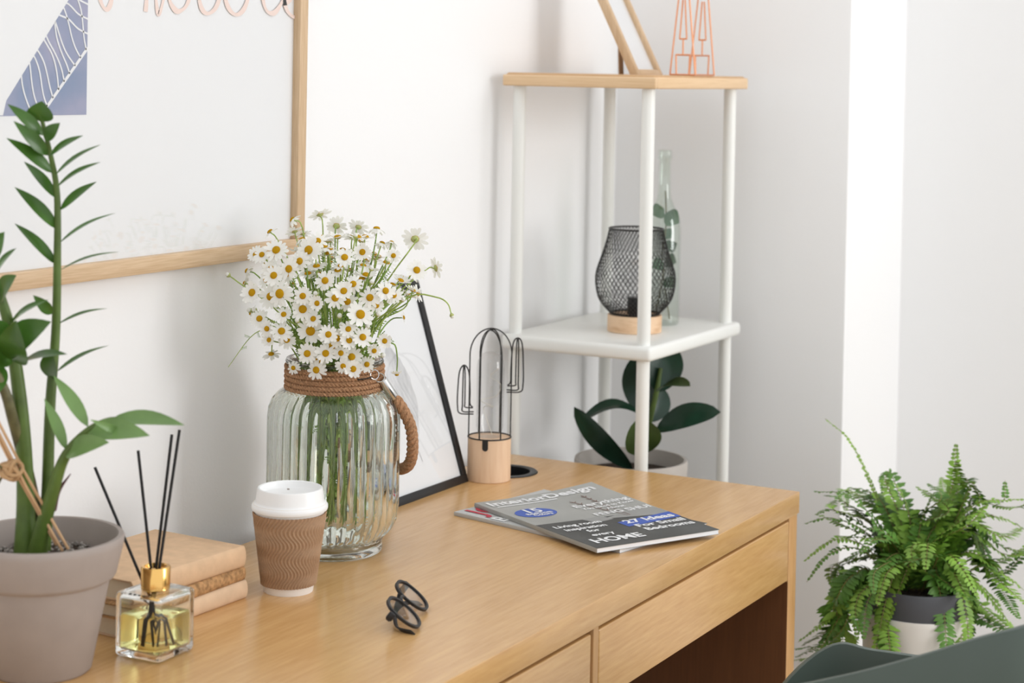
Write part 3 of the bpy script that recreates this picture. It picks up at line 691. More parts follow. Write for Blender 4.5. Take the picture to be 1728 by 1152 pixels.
DISC = MB().lathe([(.30, -.02), (.335, .04), (.31, .12), (.22, .19), (.10, .225), (.0005, .235)], 12).mesh('disc', M['disc'])
CALYX = MB().lathe([(.06, -.16), (.16, -.12), (.27, -.05), (.31, .0), (.30, .02)], 10).mesh('calyx', M['sepal'])
BUD = MB().lathe([(.02, -.42), (.25, -.32), (.42, -.05), (.40, .15), (.28, .32), (.05, .40)], 10).mesh('bud_head', M['sepal'])
BUDP = MB().lathe([(.40, .10), (.36, .30), (.30, .48), (.12, .56), (.0005, .57)], 10).mesh('bud_petals', M['petal'])
def crop4(x, y): px, py = 360+x/3.49, 330+y/3.49; return ((px-563-.0)/1250.-.0003*(0), (926.9-py)/1250.)
GB = 'chamomile flowers in the ribbed vase'
LBL = 'white chamomile flower facing forward on the near side of the bouquet'
LBB = 'white chamomile flower seen from the side or from behind at the edge of the bouquet'
LBI = 'white chamomile flower half hidden deep inside the bouquet'
FLAB = {(1190,405): 'rightmost chamomile flower that faces forward, above the black frame corner', (578,290): 'large forward facing chamomile flower at the top of the bouquet, by the oak frame upright',
 (385,300): 'large chamomile flower in front of the oak frame bottom corner', (238,350): 'chamomile flower at the upper left overlapping the bottom rail of the oak frame', (603,742): 'large chamomile flower at the middle of the lower bouquet',
 (890,633): 'large chamomile flower in the right half of the bouquet at mid height', (255,543): 'large chamomile flower at the left side of the bouquet at mid height', (500,967): 'chamomile flower at the left end of the vase rim',
 (640,962): 'chamomile flower hanging over the middle of the vase rim', (920,938): 'chamomile flower at the right end of the vase rim',
 (590,125): 'topmost chamomile flower of the bouquet, tilted away', (437,150): 'chamomile flower in front of the oak frame upright, turned left', (290,235): 'chamomile flower turned left over the print of the oak frame',
 (1165,250): 'large chamomile flower seen from behind at the upper right of the bouquet', (1290,418): 'outermost chamomile flower on the right, turned away', (1180,578): 'chamomile flower turned right over the top of the black frame',
 (1100,725): 'small chamomile flower facing right in front of the feather print', (185,720): 'chamomile flower turned left at the lower left edge of the bouquet', (148,545): 'leftmost open chamomile flower, turned left at mid height', (935,195): 'chamomile flower seen edge on at the top right of the bouquet'}
rndf = random.Random(11)
def in_vase(hx, hy):
    """stem path inside the jar, from the floor of the jar up through the neck towards a head at (hx, hy)"""
    a = math.atan2(hy, hx)+rndf.uniform(-.5, .5); rn = rndf.uniform(.012, .050)
    a2 = a+math.pi+rndf.uniform(-1.2, 1.2); r2 = rndf.uniform(.005, .030)
    zb = rndf.uniform(.030, .065)
    return [Vector((r2*math.cos(a2)-.004, r2*math.sin(a2), zb)), Vector((.6*rn*math.cos(a)-.004, .6*rn*math.sin(a), .14)), Vector((rn*math.cos(a), rn*math.sin(a), .235))]
def feathery(mb, p, d, s):
    d = Vector(d).normalized(); o_ = d.orthogonal().normalized()
    for k in range(5):
        t = p + d*s*(k/5.)
        for q in (-1, 1):
            e_ = t + (d*.5+o_*q*.7)*s*.35
            leaf_mesh(mb, t, e_, s*.10, (0, -1, .3), 0, 0, 2)
def flower(head, facing, size, kind=0, label=LBL, ctrl=None, group=GB, disc_g=False):
    head = Vector(head); f = Vector(facing).normalized()
    path = in_vase(head.x, head.y)
    base = path[0].copy()
    t = thing('chamomile_flower' if kind < 5 else 'chamomile_bud', label, 'flower', VC + Matrix.Rotation(VIEWROT, 3, 'Z') @ base, VIEWROT, group)
    neck = path[-1]
    mid = ctrl if ctrl else [neck.lerp(head, .5)+Vector((0, 0, .012))+Vector((head.x, head.y, 0))*-.10, head - f*.018]
    pts = catmull([p-base for p in path+[Vector(c) for c in mid]+[head - f*size*.12]], 4)
    n = len(pts)
    st_ = MB().tube(pts, [.0016-.0008*i/n for i in range(n)], 5).build('stem', M['daisy_stem'] if rndf.random() < .6 else M['daisy_stem2'], t)
    lm = MB()
    for q in range(2):
        i = int(n*rndf.uniform(.42, .68)); feathery(lm, pts[i], (pts[min(i+1, n-1)]-pts[i]).normalized()*.8+Vector((rndf.uniform(-1, 1), rndf.uniform(-1, 1), .2)), rndf.uniform(.014, .022))
    i = int(n*rndf.uniform(.1, .35)); feathery(lm, pts[i], (rndf.uniform(-1, 1), rndf.uniform(-1, 1), .6), .02)
    lm.build('leaves', M['daisy_stem2'], t)
    q = f.to_track_quat('Z', 'X'); Mx = Matrix.Translation(head-base) @ q.to_matrix().to_4x4() @ Matrix.Rotation(rndf.random()*6, 4, 'Z') @ Matrix.Scale(size, 4)
    if kind < 5:
        parts = [('petals', PET[kind]), ('disc', DISC), ('calyx', CALYX)]
    else: parts = [('bud_head', BUD), ('bud_petals', BUDP)]
    for nm, me_ in parts:
        o = link(nm, me_, t); o.matrix_local = Mx
    return t
BC = Vector((.01, 0, .335))
def surf(x, z, front=True):
    """depth on a flattened dome round the bouquet's middle"""
    q = 1-((x-BC.x)/.135)**2-((z-BC.z)/.13)**2
    return (-1 if front else 1)*.105*math.sqrt(max(q, .0))
FR = [(385,300,60),(578,290,64),(532,350,52),(475,392,55),(238,350,46),(296,333,42),(255,543,56),(430,530,68),(363,562,60),(388,432,52),(357,407,46),(558,618,58),(560,540,46),(603,742,66),(440,745,52),(466,800,46),(590,866,50),(694,863,50),(838,887,52),(905,762,50),(890,633,66),(940,540,52),(745,545,52),(812,568,50),(797,500,50),(845,465,46),(1028,500,48),(1070,530,46),(1190,405,52),(885,295,46),(790,320,50),(625,240,46),(300,690,46),(363,805,36),(762,774,46),(715,745,46),(725,828,50),(640,962,50),(850,950,46),(650,910,46),(920,938,40),(795,932,40),(500,967,34),(620,670,42),(455,428,46),(330,470,42),(685,450,50),(1060,315,36),(645,575,40),(450,650,40),(975,590,40),(825,715,42),(830,780,44),(965,850,36),(780,860,40),(1025,790,38),(350,740,40)]
for x, y, s in FR:
    lx, lz = crop4(x, y); hd = Vector((lx, surf(lx, lz)+rndf.uniform(-.012, .012), lz))
    o_ = (hd-BC); fc = Vector((o_.x*3.0+rndf.uniform(-.3, .3), -1.0, .25+o_.z*2.2+rndf.uniform(-.25, .25)))
    flower(hd, fc, s/3.49/1250*1.22, rndf.choice((0, 0, 1, 4, 2)), FLAB.get((x, y), LBL))
BK = [(590,125,58,(-.3,.5,.9)),(437,150,44,(-.9,.2,.7)),(290,235,46,(-.8,.0,.9)),(698,183,56,(0,.85,.5)),(830,185,50,(.1,.8,.6)),(935,195,52,(.05,.25,1)),(788,250,52,(0,.5,.8)),(1165,250,64,(.0,.95,.25)),(1290,418,56,(.75,.5,.15)),(1025,275,38,(.2,.6,.8)),(1180,578,48,(.9,-.3,.3)),(1100,725,32,(.9,-.1,.2)),(185,720,40,(-.9,-.1,.3)),(148,545,42,(-.9,.2,.2)),(170,460,38,(-.9,.1,.4)),(440,230,48,(-.3,.5,.8)),(500,265,46,(-.2,.4,.9)),(735,325,48,(.1,.2,1)),(970,280,44,(.3,.3,.9)),(915,355,42,(.3,.3,.9)),(650,290,46,(0,.3,1)),(480,250,44,(-.3,.4,.9)),(300,400,44,(-.5,.2,.9)),(270,420,44,(-.6,.0,.8)),(790,345,46,(.1,.1,1)),(1090,480,42,(.6,.1,.8)),(870,405,40,(.2,.2,1)),(660,405,44,(0,.2,1)),(990,400,40,(.4,.1,.9))]
for x, y, s, fc in BK:
    lx, lz = crop4(x, y); flower((lx, rndf.uniform(.01, .06), lz), fc, s/3.49/1250*1.22, rndf.choice((1, 3, 4)), FLAB.get((x, y), LBB))
for k in range(44):           # flowers deeper in the bunch and on its far side
    a = rndf.uniform(0, 6.28); q = rndf.uniform(.2, 1)
    lx = .01+.105*q*math.cos(a); dy = .09*q*math.sin(a); lz = .355+.075*math.sqrt(max(0, 1-q*q*.9))+rndf.uniform(-.06, .0)
    flower((lx, max(dy, -.05), lz), (lx*4, dy*5, 1), rndf.uniform(.0125, .0165), rndf.choice((0, 1, 2, 4)), LBI)
dx, dz = crop4(345, 925); flower((dx, -.02, dz), (-.1, -.35, .9), .0125, 1, 'chamomile flower hanging lowest on the left beside the vase neck', [(-.035, -.02, .29), (dx+.012, -.02, .30), (dx+.002, -.02, dz+.02)], GB)
dx, dz = crop4(1082, 1022); flower((dx, -.03, dz), (.1, -.2, -.9), .0085, 3, 'small chamomile flower dangling beside the rope ferrule', [(.05, -.02, .275), (.079, -.03, .285), (dx, -.03, dz+.025)], GB)
dx, dz = crop4(1392, 683); flower((dx, -.01, dz), (.4, -.1, -.8), .0075, 5, 'green chamomile bud arching far out to the right of the bouquet', [(.055, -.01, .30), (.10, -.01, .345), (.135, -.01, .345), (dx-.006, -.01, dz+.016)], 'chamomile buds')
for x, y in [(75,477),(235,655),(268,648),(840,208),(1030,342),(940,385),(530,685),(632,530),(695,487),(780,700),(985,640),(1118,562),(655,890),(925,710),(945,460),(770,650),(1010,880),(350,720)]:
    lx, lz = crop4(x, y); yd = surf(lx, lz)*.9-.004 if abs(lx) < .12 else 0.
    o_ = Vector((lx, 0, lz-.3))
    flower((lx, yd, lz), o_*6+Vector((0, -.5, .3)), .0082, 5, 'closed greenish white chamomile bud among the flowers of the ribbed vase', group='chamomile buds')
sp = thing('leafy_sprig', 'thin bare green sprig drooping to the left of the bouquet', 'twig', VC, VIEWROT)
x0, z0 = crop4(95, 1005); pts = catmull([(-.03, -.02, .235), crop4(400, 800)[:1]+(-.02,)+crop4(400, 800)[1:], crop4(310, 780)[:1]+(-.02,)+crop4(310, 780)[1:], crop4(220, 830)[:1]+(-.02,)+crop4(220, 830)[1:], (x0, -.02, z0)], 7)
MB().tube(pts, [.0012-.0008*i/len(pts) for i in range(len(pts))], 5).build('stem', M['daisy_stem'], sp)
lm = MB()
for i in range(12, len(pts)-2, 3): feathery(lm, pts[i], (rndf.uniform(-.5, 1), -.2, rndf.uniform(-.6, .6)), .009)
lm.build('leaves', M['daisy_stem2'], sp)

# ------------------------------------------------------------------ leaning black frame with a feather print
bf = thing('black_picture_frame', 'black picture frame with grey feather print leaning on the wall behind the vase', 'picture', (2.585, 1.480, DZ))
bw_, bh_, br, bt = .225, .328, .013, .009
lean = math.atan2(WY-.0015-1.480-.0093, .311)
lm3 = Matrix.Rotation(-lean, 4, 'X')
def bk(mb, n, m, par=bf, **k): mb.xf(lm3); return mb.build(n, m, par, **k)
bk(MB().box(-bw_, 0, 0, bt, 0, br, .0008), 'frame_rail', M['black']); bk(MB().box(-bw_, 0, 0, bt, bh_-br, bh_, .0008), 'frame_rail', M['black'])
bk(MB().box(-br, 0, 0, bt, br, bh_-br, .0008), 'frame_stile', M['black']); bk(MB().box(-bw_, -bw_+br, 0, bt, br, bh_-br, .0008), 'frame_stile', M['black'])
ps = bk(MB().box(-bw_+br, -br, .0045, .0085, br, bh_-br), 'paper_sheet', M['paper'])
bk(MB().box(-bw_+br, -br, .0026, .0032, br, bh_-br), 'glass_pane', M['pane'])
ft_ = MB(); vs = []; fs = []
fc = [(-.11, .078), (-.098, .10), (-.085, .135), (-.088, .18), (-.105, .215), (-.125, .235), (-.145, .22), (-.150, .19), (-.143, .15), (-.135, .115), (-.125, .09)]
cv = catmull([(p[0], .0042, p[1]) for p in fc], 5, closed=True); rnd = random.Random(5)
cv = [Vector((p.x+rnd.uniform(-.002, .002), p.y, p.z+rnd.uniform(-.001, .001))) for p in cv]
ft_.add(cv+[Vector((-.12, .0042, .155))], [(i, (i+1) % len(cv), len(cv)) for i in range(len(cv))])
def feather_mat():
    m = bpy.data.materials.new('feather_print'); m.use_nodes = True; nt = m.node_tree; b = nt.nodes['Principled BSDF']
    tc = nt.nodes.new('ShaderNodeTexCoord'); mp = nt.nodes.new('ShaderNodeMapping'); mp.inputs['Scale'].default_value = (22, 6, 6); mp.inputs['Rotation'].default_value = (0, .6, 0)
    n = nt.nodes.new('ShaderNodeTexNoise'); n.inputs['Scale'].default_value = 3; n.inputs['Detail'].default_value = 6
    nt.links.new(tc.outputs['Object'], mp.inputs['Vector']); nt.links.new(mp.outputs['Vector'], n.inputs['Vector']); r = nt.nodes.new('ShaderNodeValToRGB')
    r.color_ramp.elements[0].position = .3; r.color_ramp.elements[0].color = (.52, .525, .53, 1); r.color_ramp.elements[1].position = .72; r.color_ramp.elements[1].color = (.80, .80, .81, 1)
    nt.links.new(n.outputs['Fac'], r.inputs['Fac']); nt.links.new(r.outputs['Color'], b.inputs['Base Color']); b.inputs['Roughness'].default_value = .7
    return m
FEATHER = feather_mat()
bk(ft_, 'feather_print', FEATHER, ps, smooth=False)
q_ = MB(); strip2d([(-.118, .085), (-.112, .065), (-.109, .052)], .0012, .0040, q_); bk(q_, 'feather_quill', M['print_grey'], ps, smooth=False)

# ------------------------------------------------------------------ cactus wire lamp
cl = thing('cactus_lamp', 'black wire cactus lamp with glass tube on a round beech base', 'lamp', (2.617, 1.462, DZ), VIEWROT)
cr, ch = .0345, .0675
MB().lathe([(.0001, 0), (cr-.0008, 0), (cr, .0008), (cr, ch-.0008), (cr-.0008, ch), (.0001, ch)], 48).build('base', M['light_wood'], cl)
wr = .00115; cage_r = .0335; ztop = .2405
MB().tube([(cage_r*1.02*math.cos(a*.1309), cage_r*1.02*math.sin(a*.1309), ch+.001) for a in range(48)], wr, 6, closed=True).build('wire_ring', M['black_wire'], cl)
for k, a in enumerate((R(8), R(62), R(122))):
    d = Vector((math.cos(a), math.sin(a), 0)); pts = []
    for s in range(-20, 21):
        an = s/20*math.pi/2; pts.append(d*cage_r*math.sin(an)+Vector((0, 0, ztop-.042+.042*math.cos(an)-.0015*k)))
    pts = [d*-cage_r+Vector((0, 0, ch+.001))]+pts+[d*cage_r+Vector((0, 0, ch+.001))]
    MB().tube(pts, wr, 6).build('wire_arch', M['black_wire'], cl)
def arm(s, zlow, ztop_, out):
    # two loops at different angles that bend outwards then upwards
    for an_, wl in ((R(12), .0100), (R(78), .0100)):
        ca, sa = math.cos(an_)*wl, math.sin(an_)*wl; xc = out-.010
        pts = [(s*.026, sa, zlow-.006-ca*.3), (s*(xc+ca*.6), sa, zlow-.006-ca*.2), (s*(xc+ca), sa, zlow+.004), (s*(xc+ca), sa, zlow+.03), (s*(xc+ca*.75), sa*.75, ztop_-.010), (s*xc, 0, ztop_), (s*(xc-ca*.75), -sa*.75, ztop_-.010), (s*(xc-ca), -sa, zlow+.03), (s*(xc-ca), -sa, zlow+.010), (s*(xc-ca*1.3), -sa, zlow+.004), (s*.027, -sa, zlow+.003)]
        MB().tube(catmull(pts, 5), wr, 6).build('wire_arm', M['black_wire'], cl)
arm(-1, .112, .181, .052); arm(1, .148, .226, .052)
MB().lathe([(.0001, ch+.0005), (.016, ch+.0005), (.0175, ch+.004), (.0195, ch+.010), (.0215, ch+.016), (.0220, ch+.11), (.0205, ch+.122), (.0155, ch+.131), (.008, ch+.1355), (.0003, ch+.137)], 32).build('glass_tube', M['bulb'], cl)
fl = catmull([(.004, 0, ch+.004), (-.010, .006, ch+.045), (.006, -.012, ch+.050), (-.015, .0, ch+.058), (.010, .010, ch+.064), (.016, -.004, ch+.085), (.000, .012, ch+.095), (.014, .004, ch+.11)], 7)
MB().tube(fl, .0005, 5).build('fairy_wire', M['led'], cl)
tg = MB(); n = 10; vs = []; wv = .0046; zt_, zb_ = ch+.001, ch-.0165; ang0 = R(-90)-.18
def oncyl(x, z): a = ang0+x/cr; return ((cr+.0006)*math.cos(a), (cr+.0006)*math.sin(a), z)
out = [(-wv, zt_), (-wv, zb_+wv)]+[(wv*math.cos(math.pi+i*math.pi/8), zb_+wv+wv*math.sin(math.pi+i*math.pi/8)) for i in range(1, 8)]+[(wv, zb_+wv), (wv, zt_)]
tg.add([oncyl(*p) for p in out], [tuple(range(len(out)))]); tg.build('switch_tab', M['black_plastic'], cl, smooth=False)

# ------------------------------------------------------------------ magazines
class Sheet:
    """a magazine lying on the desk: origin = top-left corner, u along the top edge, v down the spine"""
    def __init__(s, o, ud, vd, w_, h_, zfun): s.o, s.u, s.v, s.w, s.h, s.z = Vector(o), Vector(ud).normalized(), Vector(vd).normalized(), w_, h_, zfun
    def p(s, u, v, dz=0.):
        q = s.u*(u*s.w)+s.v*(v*s.h); return Vector((q.x, q.y, s.z(u, v)+dz))
def magazine(label, sh_, thick, cover_regions, name='magazine'):
    t = thing(name, label, 'magazine', (sh_.o.x, sh_.o.y, DZ), 0, 'magazines on the desk')
    N = 32
    def slab(z_top, z_bot, nm, m, inset=0.):
        vs = []; fs = []
        for lay in (z_top, z_bot):
            for j in range(N+1):
                for i in range(N+1):
                    u = inset+(1-2*inset)*i/N if inset else i/N; v = inset+(1-2*inset)*j/N if inset else j/N
                    vs.append(sh_.p(u, v, lay))
        n1 = (N+1)**2
        for j in range(N):
            for i in range(N):
                a = j*(N+1)+i; fs.append((a, a+1, a+N+2, a+N+1)); fs.append((n1+a, n1+a+N+1, n1+a+N+2, n1+a+1))
        for i in range(N):
            for a, b in ((i, i+1), (N*(N+1)+i, N*(N+1)+i+1), (i*(N+1), (i+1)*(N+1)), (i*(N+1)+N, (i+1)*(N+1)+N)):
                fs.append((a, b, n1+b, n1+a))
        return MB().add(vs, fs).build(nm, m, t, angle=50)
    slab(-.0004, -thick+.0003, 'page_block', M['pages_white'], .004)
    cov = slab(0, -.0004, 'front_cover', cover_regions[0]); slab(-thick+.0003, -thick, 'back_cover', cover_regions[0])
    sp_ = MB(); vs = []; fs = []
    for j in range(N+1):
        for dz, du in ((0, 0), (-thick*.5, -.004), (-thick, 0)): vs.append(sh_.p(du, j/N, dz))
    for j in range(N): fs += [(3*j, 3*j+1, 3*j+4, 3*j+3), (3*j+1, 3*j+2, 3*j+5, 3*j+4)]
    sp_.add(vs, fs).build('spine', cover_regions[0], t)
    return t, cov
def region(sh_, poly, m, nm, par, lift=.0003, sub=24):
    """a printed area on the cover: quad (four uv corners) subdivided to follow the curve"""
    vs = []; fs = []
    for j in range(sub+1):
        for i in range(sub+1):
            a, b = i/sub, j/sub
            u = (1-a)*(1-b)*poly[0][0]+a*(1-b)*poly[1][0]+a*b*poly[2][0]+(1-a)*b*poly[3][0]
            v = (1-a)*(1-b)*poly[0][1]+a*(1-b)*poly[1][1]+a*b*poly[2][1]+(1-a)*b*poly[3][1]
            vs.append(sh_.p(u, v, lift))
    for j in range(sub):
        for i in range(sub): a = j*(sub+1)+i; fs.append((a, a+1, a+sub+2, a+sub+1))
    return MB().add(vs, fs).build(nm, m, par)
def lettering(sh_, txt, u, v, size, m, par, bold=.0, align='LEFT', width=None, nm='lettering', lift=.0008):
    vs, fs = text_mesh(txt, 1.0, bold, 0, align)
    xs = [p[0] for p in vs]; sx = size
    if width: sx = width/max(1e-6, (max(xs)-min(xs)))
    o = []
    x0 = min(xs) if align == 'LEFT' else 0
    for x, y, z in vs: o.append(sh_.p(u+(x-x0)*sx/sh_.w, v-y*size/sh_.h, lift))
    MB().add(o, fs).build(nm, m, par, smooth=False)
def disc_uv(sh_, u, v, ru, rv, m, nm, par, lift=.0004):
    vs = [sh_.p(u, v, lift)]+[sh_.p(u+ru*math.cos(a*.19635), v+rv*math.sin(a*.19635), lift) for a in range(32)]
    MB().add(vs, [(0, 1+a, 1+(a+1) % 32) for a in range(32)]).build(nm, m, par, smooth=False)
# lower magazine
d2 = Vector((2.3127-2.379, 1.081-1.3891, 0)).normalized(); n2 = Vector((-d2.y, d2.x, 0))
s2 = Sheet((2.376, 1.384, 0), n2, d2, .205, .305, lambda u, v: .0056+.004*max(0, u-.7)**1.5)
t2, c2 = magazine('pale grey magazine with red title lying under the other magazine', s2, .0055, [M['mag_pale']])
region(s2, [(0, .56), (1, .56), (1, 1), (0, 1)], M['mag_dark'], 'dark_photo', c2)
region(s2, [(.03, .64), (.30, .64), (.30, .80), (.03, .80)], M['red'], 'red_block', c2, .0005)
lettering(s2, 'JO', .03, .155, .058, M['red'], c2, .012, width=.062)
lettering(s2, 'BE', .02, .30, .036, M['white_print'], c2, .02); lettering(s2, 'in', .10, .37, .018, M['white_print'], c2, .02); lettering(s2, 'small', .06, .44, .018, M['white_print'], c2, .02)
# upper magazine
ud = Vector((.186, -.0995, 0)); vd = Vector((-.138, -.269, 0))
s1 = Sheet((2.415, 1.372, 0), ud, vd, .211, .302, lambda u, v: .0125+.0006*u+.017*max(0, u-.35)**1.6*max(0, 1-v)**1.6-.0008*v)
t1, c1 = magazine('grey interior design magazine on top with white lettering and blue patches', s1, .0062, [M['mag_grey']])
region(s1, [(0, .52), (1, .56), (1, 1), (0, 1)], M['mag_dark'], 'dark_photo', c1)
region(s1, [(.50, .575), (.93, .48), (1, .56), (1, .66)], M['mag_mid'], 'grey_vase_photo', c1, .0005)
region(s1, [(.36, .54), (.52, .52), (.56, .60), (.40, .62)], M['mag_mid'], 'grey_paper_photo', c1, .00055)
region(s1, [(.52, .665), (1, .625), (1, .72), (.52, .755)], M['blue'], 'blue_band', c1, .0006)
disc_uv(s1, .205, .315, .155, .085, M['blue'], 'blue_badge', c1)
WP = M['white_print']
lettering(s1, 'InteriorDesign', .045, .112, .031, WP, c1, .03, width=.186)
region(s1, [(.06, .132), (.56, .132), (.56, .145), (.06, .145)], WP, 'underline', c1, .0006)
lettering(s1, '15', .205, .315, .032, WP, c1, .02, 'CENTER'); lettering(s1, 'Bedroom', .215, .345, .0115, WP, c1, .03, 'CENTER'); lettering(s1, 'Colors', .22, .375, .0115, WP, c1, .03, 'CENTER')
lettering(s1, 'Everything', .74, .345, .021, WP, c1, .025, 'CENTER', .096); lettering(s1, 'You Need to Know', .745, .395, .0125, WP, c1, .025, 'CENTER', .092); lettering(s1, 'About', .76, .44, .0125, WP, c1, .025, 'CENTER')
lettering(s1, 'FENG SHUI', .745, .515, .019, WP, c1, .025, 'CENTER', .098)
lettering(s1, '27 Ideas', .765, .705, .023, WP, c1, .03, 'CENTER', .086); lettering(s1, 'For Small', .77, .785, .020, WP, c1, .03, 'CENTER', .084); lettering(s1, 'Bedrooms', .77, .855, .020, WP, c1, .03, 'CENTER', .084)
lettering(s1, 'Living room', .25, .625, .0165, WP, c1, .03, 'CENTER'); lettering(s1, 'inspiration', .25, .69, .0165, WP, c1, .03, 'CENTER'); lettering(s1, 'for', .25, .75, .0165, WP, c1, .03, 'CENTER'); lettering(s1, 'every', .25, .82, .0165, WP, c1, .03, 'CENTER')
lettering(s1, 'HOME', .27, .93, .030, WP, c1, .03, 'CENTER', .084)
tw = MB(); rnd = random.Random(3)
def twig(u0, v0, u1, v1):
    for side in (-1, 1):
        for k in range(6):
            s_ = .35+k*.11; u, v = u0+(u1-u0)*s_, v0+(v1-v0)*s_
            tw.add([s1.p(u, v, .0007), s1.p(u+side*.022, v-.012, .0007), s1.p(u+side*.026, v-.022, .0007), s1.p(u+side*.006, v-.010, .0007)], [(0, 1, 2, 3)])
    tw.add([s1.p(u0-.003, v0, .00065), s1.p(u0+.003, v0, .00065), s1.p(u1+.003, v1, .00065), s1.p(u1-.003, v1, .00065)], [(0, 1, 2, 3)])
twig(.70, .58, .58, .22); twig(.72, .58, .74, .16)
tw.build('twig_print', M['mag_brown'], c1, smooth=False)

# ------------------------------------------------------------------ eyeglasses
gw = Vector((.91, .41, 0)).normalized(); gh = Vector((-.0166, .0368, .0316)).normalized(); gn = gw.cross(gh).normalized()
eg = thing('eyeglasses', 'folded black framed eyeglasses lying on the desk', 'eyeglasses', (1.897, 1.166, DZ))
GMx = Matrix((gw, gh, gn)).transposed().to_4x4()
ew, eh, gap = .0270, .0245, .0085
def lens_outline(cx, sc=1., n=40):
    o = []
    for k in range(n):
        a = 2*math.pi*k/n; x, y = math.cos(a), math.sin(a)
        x = math.copysign(abs(x)**.88, x); y = math.copysign(abs(y)**.88, y)
        o.append((cx+x*ew*sc*(1+.06*y), y*eh*sc, 0))
    return o
glm = Matrix.Translation((0, 0, .0185)) @ GMx
for cx in (-(ew+gap), ew+gap):
    mb = MB(); o1, o2 = lens_outline(cx, 1.0), lens_outline(cx, .865); n = 40; vs = []; fs = []
    for (o_, z) in ((o1, .0016), (o2, .0016), (o2, -.0016), (o1, -.0016)): vs += [(p[0], p[1], z) for p in o_]
    for r_ in range(4):
        for k in range(n): k2 = (k+1) % n; fs.append((r_*n+k, r_*n+k2, ((r_+1) % 4)*n+k2, ((r_+1) % 4)*n+k))
    mb.add(vs, fs).xf(glm).build('rim', M['black'], eg)
    ml_ = MB(); ol = lens_outline(cx, .87); ml_.add([(p[0], p[1], .0004) for p in ol]+[(p[0], p[1], -.0004) for p in ol], [tuple(range(n)), tuple(range(2*n-1, n-1, -1))]+[(k, (k+1) % n, n+(k+1) % n, n+k) for k in range(n)]).xf(glm).build('lens', M['lens'], eg, smooth=False)
MB().tube(catmull([(-gap-.003, .007, .0), (-.004, .0105, .001), (.004, .0105, .001), (gap+.003, .007, 0)], 5), .0021, 8).xf(glm).build('bridge', M['black'], eg)
hx = 2*ew+gap; TIP = {-1: (hx*1.0, -.016, -.009), 1: (-.0605, -.0205, -.0035)}
for s, zb in ((-1, -.0100), (1, -.0150)):
    MB().box(-.003, .003, -.004, .004, -.0135 if s > 0 else -.009, .0005, .0008).xf(glm @ Matrix.Translation((s*(hx+.001), .011, 0))).build('hinge_block', M['black'], eg)
    pts = [(s*(hx+.001), .011, zb), (s*hx*.4, .008, zb-.001), (-s*hx*.35, .003, zb-.001), (-s*hx*.75, -.006, zb), TIP[s]]
    cv = catmull(pts, 5); mb = MB(); vs = []; fs = []
    for i, p in enumerate(cv):
        hh_ = .0026 if i < len(cv)*.7 else .0034
        vs += [p+Vector((0, hh_, .001)), p+Vector((0, hh_, -.001)), p+Vector((0, -hh_, -.001)), p+Vector((0, -hh_, .001))]
    for i in range(len(cv)-1):
        for k in range(4): fs.append((4*i+k, 4*i+(k+1) % 4, 4*i+4+(k+1) % 4, 4*i+4+k))
    fs += [(0, 1, 2, 3), tuple(4*(len(cv)-1)+k for k in (3, 2, 1, 0))]
    mb.add(vs, fs).xf(glm).build('temple', M['black'], eg)

# ------------------------------------------------------------------ fern, its pot and the white planter
FC = Vector((3.035, .888, 0))
pl = thing('white_planter', 'tall cream planter holding the fern beside the desk', 'planter', FC)
MB().lathe([(.0001, 0), (.072, 0), (.075, .004), (.0855, .50), (.0895, .524), (.0885, .53), (.085, .53), (.083, .522), (.081, .43), (.0001, .428)], 56).build('body', M['planter'], pl)
fn = thing('potted_fern', 'bushy green fern in a dark grey pot set in the cream planter', 'plant', FC+Vector((0, 0, .432)), VIEWROT)
MB().lathe([(.0001, 0), (.066, 0), (.070, .004), (.0805, .090), (.0855, .100), (.0875, .138), (.0865, .141), (.083, .141), (.0815, .137), (.077, .118), (.0001, .117)], 56).build('pot', M['dark_pot'], fn)
MB().lathe([(.0770, .124), (.05, .128), (.0001, .130)], 32).build('soil', M['soil'], fn)
def frond(pts, wmax, m, seed, start=.12):
    rnd = random.Random(seed); cv = catmull(pts, 12); n = len(cv)
    fo = MB().tube(cv, [.0011-.0007*i/n for i in range(n)], 4)
    L = [0]
    for i in range(1, n): L.append(L[-1]+(cv[i]-cv[i-1]).length)
    T = L[-1]; s = start*T; step = .0066; k = 0
    lf = MB()
    while s < T*.995:
        i = next(j for j in range(1, n) if L[j] >= s); f_ = (s-L[i-1])/(L[i]-L[i-1]+1e-9)
        p = cv[i-1].lerp(cv[i], f_); t = (cv[i]-cv[i-1]).normalized()
        side = t.cross(Vector((0, 0, 1)))
        if side.length < .25: side = t.cross(Vector((0, 1, 0)))
        side.normalize()
        side = (side + Vector((0, 0, .25))*rnd.uniform(-.5, .5)).normalized()
        w_ = wmax*math.sin(math.pi*min(1, .12+.86*(s/T))**.75)**.7*rnd.uniform(.85, 1.1)
        for q in (-1, 1):
            d = (side*q + t*.35 + Vector((0, 0, rnd.uniform(-.35, .15)))).normalized()
            nn = d.cross(t)*q
            leaf_mesh(lf, p, p+d*max(w_, .004), max(.0062, w_*.36), nn if nn.z > 0 else -nn, .06, .1, 4, .4, .6)
        s += step; k += 1
    fo2 = fo.build('frond', M['fern_stem'], fn); 
    lf.build('leaflets', m, fo2)
def fpx(x, y, d): return ((x-1545+.0188*(1040-y))/1030., d, (1040-y)/1030.+.089)
rnd = random.Random(21)
